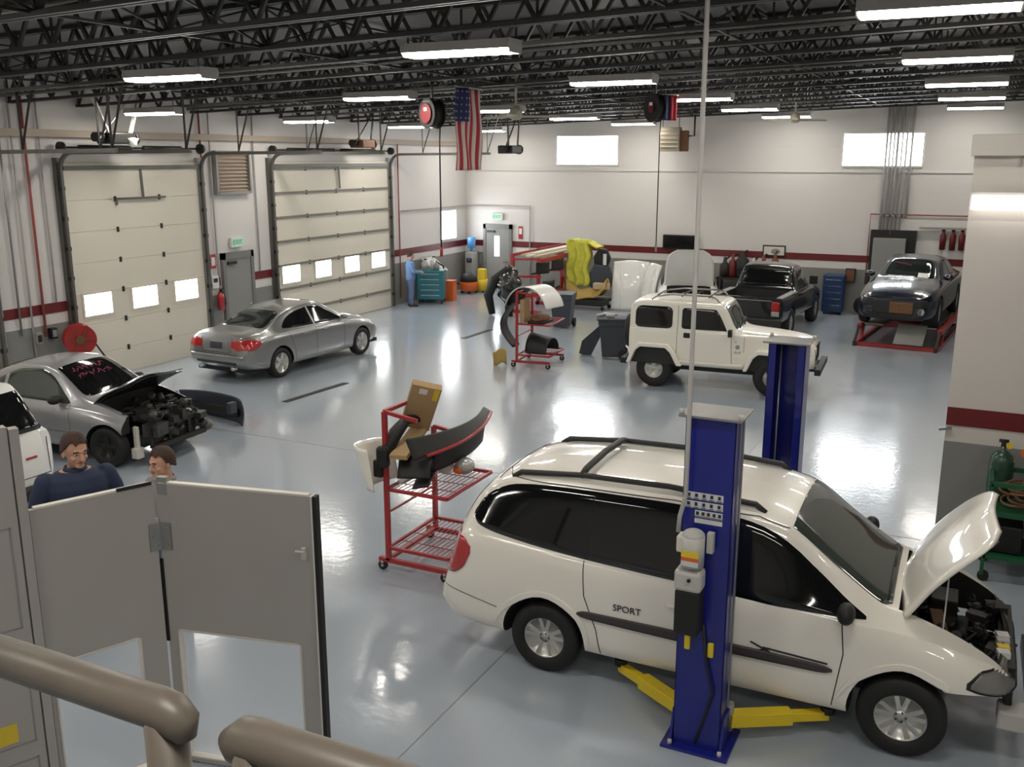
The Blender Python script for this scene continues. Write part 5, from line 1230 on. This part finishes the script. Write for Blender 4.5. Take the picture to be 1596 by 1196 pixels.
q = solo('parts_trolley', (-11.0, 27.9, 0), 0, 'wooden trolley piled with paper-wrapped parts beside the red rack', 'trolley')
for sx in (-.6, .6):
    for sy in (-.3, .3): MB().cyl((sx, sy - .02, .06), (sx, sy + .02, .06), .06, n=14).build('caster', 'black', q)
MB().box((0, 0, .28), (1.35, .75, .08)).build('deck', 'darkst', q); MB().box((0, 0, .18), (1.2, .6, .12)).build('under_frame', 'darkst', q)
for sx in (-.64,): MB().bar((sx, -.33, .3), (sx, -.33, 1.5), .05, .05).bar((sx, .33, .3), (sx, .33, 1.5), .05, .05).build('upright', 'rust', q)
q = solo('wrapped_part', (-11.0, 27.8, .33), 0, 'brown paper wrapped bumper lying on the wooden trolley', 'car part')
shell('paper', lambda u, v: V(-.72 + 1.44 * u, -.30 + .1 * math.cos(9 * u) + .55 * v, .04 + .34 * abs(2 * u - 1) ** 2 + .26 * math.sin(PI * v) + .03 * math.sin(14 * u)), 'kraft', q, 30, 12, t=(0, 0, -.04))
q = solo('fabric_cover', (-11.35, 28.1, .6), 0, 'bright yellow cloth draped over tall parts beside the red rack', 'cloth')
shell('cloth', lambda u, v: V(-.36 + .72 * u + .05 * math.sin(12 * v), -.30 - .05 * math.sin(16 * u) + .12 * v * v, .1 + 1.42 * v), 'hivis', q, 30, 16, t=(0, .25, 0))
shell('cloth_top', lambda u, v: V(-.36 + 1.0 * u, -.2 + .55 * v, 1.50 - .16 * u * u + .03 * math.sin(12 * u)), 'hivis', q, 20, 8, t=(0, 0, -.05))
q = solo('grille_assembly', (-10.65, 28.15, .62), .2, 'dark grey car front panel piled on the trolley right of the yellow cloth', 'car part')
MB().prism([(-.34, .02), (.30, .0), (.36, .35), (.22, .72), (-.2, .78), (-.36, .5)], 'y', -.18, .16).build('panel_skin', 'bin', q, bevel=.06); MB().prism([(-.22, .74), (.2, .70), (.28, .95), (.16, 1.22), (-.08, 1.26), (-.24, 1.0)], 'y', -.15, .12).build('panel_top', 'black', q, bevel=.05); MB().box((.12, -.2, .92), (.10, .04, .34)).build('white_tag', 'white', q)
q = solo('wrapped_part', (-10.5, 27.75, .62), .1, 'pale yellow foam block on the right end of the trolley', 'car part')
MB().box((0, 0, .12), (.5, .24, .20)).build('foam', 'wood', q, bevel=.03)

# ------------------------------------------------------------------ along the far wall
q = solo('wall_screen', (-8.85, YB - .10, 1.94), 0, 'black flat screen mounted on the far wall above the white hood', 'screen')
MB().box((0, 0, 0), (1.16, .09, .46)).build('screen_case', 'black', q, bevel=.01); MB().box((0, -.047, 0), (1.08, .006, .39)).build('screen_glass', 'glass', q)
q = solo('water_bottle', (-16.4, YB - .35, 1.36), 0, 'blue water bottle upside down on a cooler by the far exit door', 'bottle')
MB().lathe([(.05, 0), (.06, .08), (.15, .16), (.155, .45), (.13, .50), (.0, .51)]).build('bottle', 'water', q)
q = solo('water_cooler', (-16.4, YB - .35, 0), 0, 'slim cooler stand under the blue water bottle in the corner', 'cooler')
MB().box2((-.17, -.17, 0), (.17, .17, 1.34)).build('cooler_body', 'grey', q, bevel=.02); MB().box((0, -.175, 1.05), (.2, .02, .16)).build('tap_recess', 'darkst', q); MB().box((0, -.19, 1.08), (.04, .04, .05)).build('tap', 'water', q)
q = solo('red_notice', (-14.62, YB - .02, 2.05), 0, 'small red notice on the wall right of the far exit door', 'sign')
MB().box((0, 0, 0), (.16, .02, .44)).build('notice_board', 'cred', q); MB().box((0, -.012, .05), (.11, .004, .2)).build('notice_print', 'white', q)
tag(MB().tube([(-14.25, YB - .05, .3), (-14.25, YB - .05, 2.95), (-16.7, YB - .05, 2.95), (XL + .06, YB - .3, 2.95), (XL + .06, 26.2, 2.95)], .022).build('air_line', 'conduit'), 'thin grey air line framing the far exit door and corner', 'pipe')
tag(MB().tube([(XL + .06, 26.1, .2), (XL + .06, 26.1, 5.0)], .022).build('air_line', 'redpipe'), 'brownish vertical pipe right of the wide overhead door', 'pipe')
q = solo('electrical_cabinet', (-2.45, YB - .14, 0), 0, 'black and grey electrical cabinet on the far wall above the dark sedan', 'electrical cabinet')
MB().box2((-.62, 0, .9), (.64, .12, 2.53)).build('backboard', 'black', q); MB().box2((-.52, -.16, 1.0), (.38, 0, 2.30)).build('panel_box', 'grey', q, bevel=.01); MB().box2((-.50, -.17, 1.05), (.36, -.16, 2.26)).build('panel_door', 'gdoor', q)
MB().box((.30, -.18, 1.7), (.03, .03, .12)).build('door_latch', 'chrome', q)
for i, x in enumerate((-2.84, -2.74, -2.64, -2.54, -2.42, -2.30, -2.16)):
    t_ = YB - .07 - .035 * (i % 2)
    tag(MB().tube([(x, t_, 2.4 if i < 6 else 2.9), (x, t_, zj(x) + .1)], .026 if i % 3 else .036, 10).build('conduit', 'conduit'), 'vertical steel conduit above the electrical cabinet, %s from the left in the bundle' % ['first', 'second', 'third', 'fourth', 'fifth', 'sixth', 'seventh'][i], 'conduit', 'conduits above the electrical cabinet')
q = solo('conduit_strut', (-2.5, YB - .135, 2.95), 0, 'short strut clamping the conduit bundle to the far wall', 'bracket'); MB().box((0, 0, 0), (.62, .03, .05)).build('strut', 'pipe', q)
for i in range(4): MB().box((-.24 + i * .16, -.02, 0), (.05, .02, .07)).build('clamp', 'darkst', q)
tag(MB().tube([(-3.12, YB - .06, .9), (-3.12, YB - .06, 2.98), (1.6, YB - .06, 2.98)], .02).build('air_line', 'redpipe'), 'reddish pipe running across the far wall over the electrical cabinet', 'pipe')
tag(MB().bar((-1.75, YB - .12, 2.62), (1.2, YB - .12, 2.62), .12, .05).build('wall_rail', 'grey'), 'grey hanging rail on the far wall right of the electrical cabinet', 'rail')
for i, x in enumerate((-1.10, -.84, -.60)):
    q = solo('air_filter_bowl', (x, YB - .12, 2.0), 0, 'dark red cylinder hanging from the grey wall rail, %s of three' % ['left', 'middle', 'right'][i], 'cylinder', 'red cylinders on the wall rail')
    MB().lathe([(0, 0), (.08, .02), (.085, .42), (.04, .50), (.035, .56), (0, .56)]).build('cylinder', 'stripe', q); MB().cyl((0, 0, .55), (0, 0, .60), .05).build('cap', 'black', q)
q = solo('framed_notice', (-5.87, YB - .03, 1.78), 0, 'framed black and white picture on the red band of the far wall', 'picture')
MB().box((0, 0, 0), (.70, .03, .34)).build('picture_frame', 'black', q); MB().box((0, -.017, 0), (.62, .004, .26)).build('picture_sheet', 'panele', q); MB().ball((.05, -.02, -.02), (.14, .004, .09)).build('picture_print', 'grey', q)
# workbench with clutter behind the off-roader
q = solo('workbench', (-6.55, YB - .40, 0), 0, 'bench cluttered with tools against the far wall behind the pickup', 'bench')
MB().box((0, 0, .92), (1.9, .6, .06)).build('bench_top', 'darkst', q)
for sx in (-.88, .88):
    for sy in (-.24, .24): MB().box((sx, sy, .44), (.07, .07, .9)).build('leg', 'darkst', q)
for i, (x, z, m_, r_) in enumerate(((-.75, .95, 'engine', .16), (-.50, .95, 'stripe', .13), (-.2, .95, 'black', .20), (.15, .95, 'lgrey', .14), (.45, .95, 'stripe', .16), (.8, .95, 'rust', .12))):
    b = solo('workshop_tool', (-6.55 + x, YB - .38, z), .3 * i, 'workshop %s on the bench behind the pickup, %s from its left end' % (['dark canister', 'red grinder', 'black fan', 'pale canister', 'red tool case', 'brown jar'][i], ['first', 'second', 'third', 'fourth', 'fifth', 'sixth'][i]), 'workshop tool', 'tools along the workbench')
    MB().lathe([(r_ * .8, 0), (r_, .05), (r_, .35 + .1 * (i % 3)), (r_ * .4, .45 + .1 * (i % 3)), (r_ * .3, .6 + .1 * (i % 3)), (0, .62 + .1 * (i % 3))], n=16).build('canister', m_, b); MB().bar((0, 0, .5 + .1 * (i % 3)), (.15, 0, .64 + .1 * (i % 3)), .04, .05).build('handle', 'black', b)
q = solo('tool_cabinet', (-3.95, YB - .4, 0), 0, 'dark blue tool cabinet on the floor right of the pickup', 'cabinet')
MB().box2((-.30, -.28, .08), (.30, .28, 1.18)).build('cabinet_body', 'boxblue', q, bevel=.02)
for i in range(5):
    d_ = MB().box((0, -.285, .25 + i * .19), (.54, .02, .16)).build('drawer', 'boxblue', q); MB().box((0, -.30, .29 + i * .19), (.44, .02, .02)).build('drawer_pull', 'chrome', d_)
for sx in (-.24, .24): MB().cyl((sx, -.2, .04), (sx + .03, -.2, .04), .04, n=12).build('caster', 'black', q)
q = solo('round_object', (-3.1, YB - .35, 0), 0, 'small round black object on the floor by the wall left of the frame rack', 'fan')  # unidentified small black round object, only shaped like a fan
MB().lathe([(.15, -.08), (.25, -.09), (.28, 0), (.25, .09), (.15, .08), (.15, -.08)], o=(0, 0, .28), d=(.3, 1, .15)).build('object_ring', 'tire', q); MB().cyl((-.02, -.05, .28), (.02, .05, .28), .07).bar((0, 0, 0), (0, 0, .1), .3, .12).build('object_core', 'darkst', q)
q = solo('parts_bin', (-2.75, YB - .5, 0), .2, 'small blue tub on the floor behind the frame rack', 'bin'); MB().lathe([(.15, 0), (.19, .32), (.17, .32), (.14, .02), (0, .02)]).build('tub', 'boxblue', q); MB().tube([(-.19, 0, .3), (-.12, 0, .42), (.12, 0, .42), (.19, 0, .3)], .008).build('handle', 'lgrey', q)
q = solo('fire_cabinet', (-3.55, YB - .09, 1.14), 0, 'small dark box with a brown door fixed low on the far wall', 'wall box'); MB().box((0, 0, 0), (.28, .16, .42)).build('box_body', 'trim', q, bevel=.01); MB().box((0, -.085, 0), (.22, .01, .34)).build('box_door', 'rust', q)

# ------------------------------------------------------------------ far left corner
q = solo('tool_cabinet', (-15.98, 26.75, 0), .35, 'teal rolling tool cabinet beside the worker in blue', 'cabinet')
MB().box2((-.42, -.30, .14), (.42, .30, 1.08)).build('cabinet_body', 'teal', q, bevel=.02)
for i in range(5):
    d_ = MB().box((0, -.305, .24 + i * .17), (.78, .02, .145)).build('drawer', 'teal', q); MB().box((0, -.32, .29 + i * .17), (.6, .015, .018)).build('drawer_pull', 'lgrey', d_)
for sx in (-.36, .36):
    for sy in (-.22, .22): MB().cyl((sx - .02, sy, .07), (sx + .02, sy, .07), .07, n=14).build('caster', 'black', q)
for i, (dx, dy, m_, h_) in enumerate(((-.25, 0, 'lgrey', .30), (0.0, .1, 'white', .38), (.22, -.05, 'grey', .26))):
    b = solo('spray_bottle', (-15.98 + dx, 26.75 + dy, 1.08), i, '%s container on top of the teal tool cabinet' % ['pale squat', 'tall white', 'grey'][i], 'container', 'containers on the teal cabinet'); MB().lathe([(.09, 0), (.10, h_ * .7), (.04, h_ * .85), (.03, h_), (0, h_)], n=14).build('container', m_, b); MB().box((.03, 0, h_ + .02), (.10, .03, .04)).build('nozzle', 'black', b)
q = solo('gun_washer', (-16.35, 27.55, 0), 0, 'pale metal washer cabinet with hoses behind the teal tool cabinet', 'washer')
MB().box2((-.3, -.4, 0), (.3, .4, .95)).build('washer_body', 'grey', q, bevel=.02); MB().grid(lambda u, v: V(-.30 + .6 * u, -.4 + .8 * v, .95 + .5 * u * 0 + .45 * (1 - u)), 6, 6, thick=(0, 0, -.03)).build('washer_lid', 'lgrey', q)
MB().tube([(.1, -.3, 1.0), (.25, -.2, 1.25), (.3, .1, 1.1), (.2, .3, .9)], .03).build('washer_hose', 'black', q)
q = solo('orange_container', (-15.72, 27.55, 0), .2, 'orange box on the floor right of the teal tool cabinet', 'box'); MB().box2((-.14, -.2, 0), (.14, .2, .62)).build('box_body', 'orange', q, bevel=.02); MB().box((0, 0, .64), (.3, .42, .04)).build('lid', 'orange', q, bevel=.01)
q = solo('shop_vacuum', (-16.0, 29.3, 0), 0, 'orange shop vacuum with black top in the far corner', 'vacuum')
MB().lathe([(.24, .08), (.30, .14), (.32, .34), (.30, .42), (0, .42)]).build('tank', 'orange', q); MB().lathe([(.31, .42), (.30, .52), (.22, .66), (.10, .72), (0, .72)]).build('motor_head', 'black', q)
for a_ in range(4): MB().ball((.24 * math.cos(a_ * PI / 2 + .5), .24 * math.sin(a_ * PI / 2 + .5), .05), .05).build('caster', 'black', q)
MB().tube([(-.3, -.05, .3), (-.5, -.1, .35), (-.55, -.2, .1), (-.4, -.35, .04)], .03).build('vacuum_hose', 'black', q)
q = solo('mop_bucket', (-15.75, 29.75, 0), 0, 'yellow mop bucket with wringer next to the orange vacuum', 'bucket')
MB().lathe([(.18, .06), (.23, .46), (.21, .46), (.16, .08), (0, .08)]).build('bucket', 'tape', q); MB().box((.0, .08, .62), (.3, .16, .38)).build('wringer', 'tape', q, bevel=.02)
MB().tube([(-.1, .1, .5), (-.14, .22, 1.25)], .016).build('mop_handle', 'black', q)
for s in (-1, 1): MB().ball((s * .12, -.1, .035), .035).build('caster', 'black', q)

# ------------------------------------------------------------------ left wall fittings
q = solo('hose_reel', (XL + .40, 13.45, 0), 0, 'red hose reel on a stand by the left wall behind the silver coupe', 'hose reel')
MB().lathe([(.10, -.13), (.31, -.14), (.31, -.12), (.18, -.11), (.18, .11), (.31, .12), (.31, .14), (.10, .13)], o=(0, 0, 1.0), d=(1, -.6, 0), n=28, flat=True).build('drum', 'cred', q)
MB().lathe([(.18, -.10), (.26, -.10), (.26, .10), (.18, .10), (.18, -.10)], o=(0, 0, 1.0), d=(1, -.6, 0), n=24).build('hose', 'rust', q)
for s_ in (-1, 1):
    dd = V(1, -.6, 0).normalized(); sd = V(.6, 1, 0).normalized(); o_ = V(0, 0, 1.0) + dd * .145 * s_; b = MB()
    for k in range(6): a_ = k * PI / 3; b.bar(o_ + (sd * math.cos(a_) + V(0, 0, 1) * math.sin(a_)) * .06, o_ + (sd * math.cos(a_) + V(0, 0, 1) * math.sin(a_)) * .27, .05, .02)
    b.cyl(o_ - dd * .01, o_ + dd * .02, .09); b.build('reel_spokes', 'rust', q)
MB().bar((0, .28, 0), (0, .05, 1.0), .05, .05).bar((0, -.28, 0), (0, -.05, 1.0), .05, .05).bar((-.25, 0, .05), (.25, 0, .05), .05, .05).build('stand', 'darkst', q)
MB().tube([(.2, .2, .9), (.3, .4, .5), (.2, .5, .05)], .018).build('hose_tail', 'black', q)
for i, (y, z, m_) in enumerate(((12.75, 1.1, 'grey'), (13.1, 1.15, 'black'))):
    q = solo('utility_box', (XL + .07, y, z), 0, ['small grey outlet box under the red band at the far left', 'small black outlet box under the red band left of the hose reel'][i], 'outlet'); MB().box((0, 0, 0), (.12, .14, .22)).build('box_body', m_, q, bevel=.01); MB().box((.065, 0, 0), (.01, .09, .14)).build('cover', 'darkst' if i == 0 else 'grey', q)
q = solo('fire_extinguisher', (XL + .14, 17.85, .95), 0, 'red fire extinguisher hung beside the exit door', 'fire extinguisher')
MB().lathe([(0, 0), (.085, .02), (.09, .36), (.05, .44), (.03, .46), (0, .46)]).build('cylinder', 'tail', q); MB().box((.02, 0, .49), (.05, .03, .06)).bar((.02, 0, .52), (.12, 0, .56), .025, .02).build('valve', 'black', q); MB().tube([(.03, 0, .48), (.11, .03, .40), (.11, .05, .15)], .012).build('hose', 'black', q)
q = solo('alarm_box', (XL + .06, 17.74, 1.66), 0, 'white panel box left of the exit door', 'wall box'); MB().box((0, 0, 0), (.12, .22, .30)).build('box_body', 'white', q, bevel=.01); MB().box((.06, 0, .04), (.01, .14, .10)).build('display', 'ink', q)
q = solo('red_notice', (XL + .02, 17.8, 2.15), 0, 'small red notice on the wall left of the exit door', 'sign'); MB().box((0, 0, 0), (.02, .18, .34)).build('notice_board', 'tail', q); MB().box((.012, 0, 0), (.004, .12, .2)).build('notice_print', 'white', q)
for i, (y, z0, m_, r_) in enumerate(((12.05, .4, 'conduit', .022), (12.42, 1.2, 'pipe', .02), (12.68, .4, 'conduit', .02), (12.96, 1.1, 'redpipe', .026), (13.28, 1.75, 'conduit', .02), (17.62, .3, 'redpipe', .024), (17.92, 1.3, 'conduit', .018), (19.45, 1.75, 'conduit', .02))):
    tag(MB().tube([(XL + .05, y, z0), (XL + .05, y, 6.0)], r_, 8).build('wall_conduit', m_), ['grey wall conduit nearest the left edge door track', 'bare steel conduit second from the cut-off door', 'grey conduit just left of the red wall pipe', 'red vertical pipe left of the narrow overhead door', 'grey conduit right of the red wall pipe', 'red vertical pipe left of the exit door', 'thin grey conduit beside the exit door notice', 'grey conduit right of the exit door'][i], 'conduit', 'vertical pipes on the left wall')
q = solo('louver_vent', (XL + .03, 18.62, 4.25), 0, 'tan louvred vent high above the exit door', 'vent')
f = MB()
for c_, s_ in (((.04, -.58, 0), (.14, .06, 1.0)), ((.04, .58, 0), (.14, .06, 1.0)), ((.04, 0, .49), (.14, 1.2, .06)), ((.04, 0, -.49), (.14, 1.2, .06))): f.box(c_, s_)
f.build('vent_frame', 'grey', q)
for i in range(11): MB().box((.02, 0, -.43 + i * .086), (.07, 1.1, .014), Matrix.Rotation(.6, 3, 'Y')).build('slat', 'tan', q)
MB().box((-.01, 0, 0), (.02, 1.12, .94)).build('vent_back', 'tan', q)

# ------------------------------------------------------------------ hung from the roof
def opener(loc, label, white=False, motor='darkst'):
    e = empty('door_operator', loc, 0, label, 'door opener', 'door operators under the roof')
    MB().box((0, 0, 0), (.45, .62, .22)).build('motor_case', motor, e, bevel=.03); MB().cyl((0, -.2, .02), (0, -.55, .02), .09).build('motor', 'darkst', e)
    MB().cyl((.1, .34, .0), (.1, .40, .0), .13).build('sprocket', 'darkst', e)
    H = zd(loc[0]) - loc[2] - .03
    m_ = 'panele' if white else 'darkst'
    MB().bar((.1, -.28, .1), (.1, -.75 if white else -.35, H), .09 if white else .05, .03).build('strut', m_, e); MB().bar((.1, .28, .1), (.1, .72 if white else .5, H), .09 if white else .05, .03).build('strut', m_, e)
    MB().bar((.1, -.5, 0), (.1, .5, H * .8), .035, .02).build('brace', m_, e)
    if white: MB().lathe([(.0, -.16), (.09, -.12), (.10, -.04), (.14, .02), (0, .04)], o=(.2, .22, -.02)).build('work_lamp', 'white', e)
    return e
opener((-15.95, 14.45, 4.98), 'door operator with cream V bracket over the narrow overhead door', True)
opener((-16.1, 23.3, 4.98), 'dark door operator over the wide overhead door', False, 'rust')
opener((-12.0, 24.4, 4.82), 'black motor unit on struts hung left of the high window', False)
def reel(loc, drop, label, m_):
    e = empty('cord_reel', loc, 0, label, 'hose reel', 'reels hung from the joists')
    MB().lathe([(.06, -.11), (.26, -.12), (.26, -.10), (.14, -.09), (.14, .09), (.26, .10), (.26, .12), (.06, .11)], d=(.5, 1, 0), n=24, flat=True).build('drum', 'darkst', e); MB().cyl((-.058, -.116, 0), (-.064, -.128, 0), .17 if m_ == 'cred' else .09, n=20).build('hub_plate', 'stripe', e)
    MB().lathe([(.15, -.085), (.23, -.08), (.23, .08), (.15, .085), (.15, -.085)], d=(.5, 1, 0), n=24).build('coiled_hose', 'black', e)
    MB().box((-.06, -.137, .07), (.10, .012, .06), .4636 * -1).build('maker_plate', 'white', e)
    MB().bar((0, -.0, .1), (0, 0, zd(loc[0]) - loc[2]), .06, .03).bar((-.1, 0, .2), (.1, 0, .2), .3, .03).build('bracket', 'darkst', e)
    MB().tube([(.16, 0, -.12), (.14, 0, -.5), (.14, 0, -drop)], .014, 8).build('hanging_hose', 'trim', e); MB().cyl((.14, 0, -drop - .16), (.14, 0, -drop), .028).build('hose_end', 'cred' if m_ == 'cred' else 'pipe', e)
    return e
reel((-9.0, 15.2, 5.36), 2.35, 'red and black reel with hose dropping left of the flag', 'cred')
reel((-5.88, 18.2, 5.52), 2.55, 'black reel with hose dropping in front of the far wall', 'darkst').scale = (.8, .8, 1)
fl = empty('flag', (-8.55, 15.72, 5.80), PI / 2, 'striped flag with blue canton hung vertically from the joists', 'flag')
W_, H_ = .92, 1.42
def wave(x, z): return V(x, .045 * math.sin(x * 13) + .02 * math.sin(z * 5 + x * 6), z)
for i in range(13):
    x0, x1 = -W_ / 2 + W_ * i / 13, -W_ / 2 + W_ * (i + 1) / 13; top = -.57 if i < 7 else 0
    MB().grid(lambda u, v: wave(x0 + (x1 - x0) * u, top + (-H_ - top) * v), 3, 14, thick=(0, .004, 0)).build('stripe', 'flagr' if i % 2 == 0 else 'flagw', fl)
cn = MB().grid(lambda u, v: wave(-W_ / 2 + W_ * 7 / 13 * u, -.57 * v), 10, 8, thick=(0, .004, 0)).build('canton', 'flagb', fl)
st = MB()
for r_ in range(5):
    for c_ in range(6):
        p = wave(-W_ / 2 + W_ * 7 / 13 * (c_ + .5) / 6, -.57 * (r_ + .5) / 5)
        for sy in (-.004, .008):
            pts = [(p.x + .022 * (1 if k % 2 == 0 else .42) * math.cos(PI / 2 + k * PI / 5), p.z + .022 * (1 if k % 2 == 0 else .42) * math.sin(PI / 2 + k * PI / 5)) for k in range(10)]
            st.prism(pts, 'y', p.y + sy, p.y + sy + .002)
st.build('stars', 'flagw', cn)
MB().cyl((-W_ / 2 - .04, 0, .015), (W_ / 2 + .04, 0, .015), .016).build('flag_pole', 'pipe', fl); MB().bar((-.3, 0, .02), (-.3, 0, zj(-8.5) - 5.8 + .06), .008, .008).bar((.3, 0, .02), (.3, 0, zj(-8.5) - 5.8 + .06), .008, .008).build('flag_cord', 'joist', fl)
q = empty('flag', (-5.98, 18.9, 5.80), .9, 'small blue and red banner hung beside the dark reel', 'flag')
MB().grid(lambda u, v: V(-.02 + .24 * u, .02 * math.sin(9 * u), -.48 * v), 8, 8, thick=(0, .004, 0)).build('blue_field', 'flagb', q); MB().grid(lambda u, v: V(.22 + .14 * u, .02 * math.sin(9 + 9 * u), -.48 * v), 6, 8, thick=(0, .004, 0)).build('red_field', 'flagr', q); MB().cyl((-.05, 0, .01), (.40, 0, .01), .012).bar((.1, 0, 0), (.1, 0, .1), .01, .01).build('flag_pole', 'pipe', q)
def fan(loc, label, blades=True):
    e = empty('ceiling_fan', loc, .3, label, 'ceiling fan', 'ceiling fans'); H = zd(loc[0]) - loc[2]
    MB().lathe([(.10, H - .02), (.09, H - .12), (.03, H - .2)], n=16).build('canopy', 'fan', e); MB().cyl((0, 0, .1), (0, 0, H - .1), .022).build('downrod', 'fan', e)
    MB().lathe([(.03, .16), (.10, .12), (.13, .05), (.12, -.06), (.06, -.10), (0, -.10)]).build('motor', 'fan', e)
    for i in range(3):
        a = i * 2 * PI / 3 + .4; d = V(math.cos(a), math.sin(a), 0)
        MB().bar(d * .1 - V(0, 0, .03), d * .85 - V(0, 0, .03), .14, .035).build('blade', 'fan', e)
    return e
fan((-8.28, 17.1, 5.40), 'cream three-blade ceiling fan on a long rod right of the flag')
fan((-4.6, 25.6, 5.55), 'small ceiling fan with a thin rod right of the tan heater')
q = empty('unit_heater', (-9.0, 29.5, 5.15), .15, 'tan louvred unit heater hung near the far wall', 'heater')
MB().box((0, 0, 0), (.62, .55, .72)).build('heater_case', 'tan', q, bevel=.02)
for i in range(5): MB().box((0, -.285, -.25 + i * .125), (.52, .03, .07), Matrix.Rotation(.5, 3, 'X')).build('louver', 'fan', q)
MB().box((.42, 0, -.05), (.24, .4, .62)).build('heater_motor', 'rust', q, bevel=.02)
for sx in (-.25, .25): MB().bar((sx, 0, .3), (sx, 0, zd(-9) - 5.15), .02, .02).build('hanger', 'darkst', q)
MB().tube([(.55, 0, .1), (.72, 0, .1), (.72, 0, zj(-9) - 5.1)], .025).build('flue', 'darkst', q)

# ------------------------------------------------------------------ green torch cart by the partition wall
q = solo('torch_cart', (.95, 11.55, 0), 0, 'green welding cart with hoses by the near partition wall', 'welding cart')
b = MB()
for x in (-.62, .75):
    for y in (-.32, .32): b.bar((x, y, .08), (x, y, 1.14), .04, .04)
b.build('cart_uprights', 'green', q)
for z in (.30, .80, 1.14):
    b = MB()
    for y in (-.32, .32): b.bar((-.62, y, z), (.75, y, z), .04, .05)
    for x in (-.62, .75): b.bar((x, -.32, z), (x, .32, z), .04, .05)
    b.build('cart_rail', 'green', q)
for z in (.30, .80): MB().box((.065, 0, z), (1.36, .62, .03)).build('shelf', 'green', q)
for x in (-.6, .72):
    for y in (-.3, .3): MB().cyl((x, y - .02, .06), (x, y + .02, .06), .06, n=14).build('caster', 'black', q)
b = MB()
for i in range(7):
    r_ = .22 + .02 * (i % 3); cx_ = -.15 + .10 * (i % 4)
    b.tube([V(cx_ + r_ * 1.6 * math.cos(t), -.02 + r_ * math.sin(t), .88 + .035 * i + .02 * math.sin(3 * t)) for t in np.linspace(0, 2 * PI, 22)], .014, 6)
b.build('coiled_hoses', 'rust', q)
for i, (x, m_) in enumerate(((-.42, 'black'), (.0, 'engine'), (.4, 'black'))): MB().box((x, 0, .48), (.34, .45, .32)).build('toolbox', m_, q, bevel=.02)
q = solo('gas_cylinder', (.42, 11.78, .83), 0, 'dark green gas cylinder standing on the welding cart', 'gas cylinder')
MB().lathe([(.125, 0), (.13, .03), (.13, .42), (.11, .50), (.05, .55), (.03, .56), (.03, .60), (0, .60)]).build('cylinder', 'bottle', q)
MB().box((0, 0, .63), (.05, .05, .08)).cyl((-.05, 0, .66), (.05, 0, .66), .02).build('valve', 'darkst', q); MB().cyl((.06, -.03, .62), (.06, -.05, .62), .035).build('gauge', 'tape', q)
q = solo('regulator', (.72, 11.62, .83), 0, 'brass and red regulator on a stem right of the green cylinder', 'regulator')
MB().tube([(0, 0, 0), (0, 0, .45), (-.05, 0, .58)], .018).build('stem', 'darkst', q); MB().cyl((-.08, -.03, .60), (-.08, -.06, .60), .05).cyl((.03, -.03, .58), (.03, -.06, .58), .05).build('gauge', 'orange', q); MB().tube([(.0, 0, .5), (.12, 0, .42), (.18, 0, .2), (.3, 0, .05)], .012).build('hose', 'green', q)
q = solo('cable_hook', (-.17, 12.06, 1.47), 0, 'small hook on the edge of the partition wall under the red band', 'hook'); MB().bar((-.10, 0, 0), (.04, 0, .03), .03, .03).build('hook_arm', 'pipe', q)
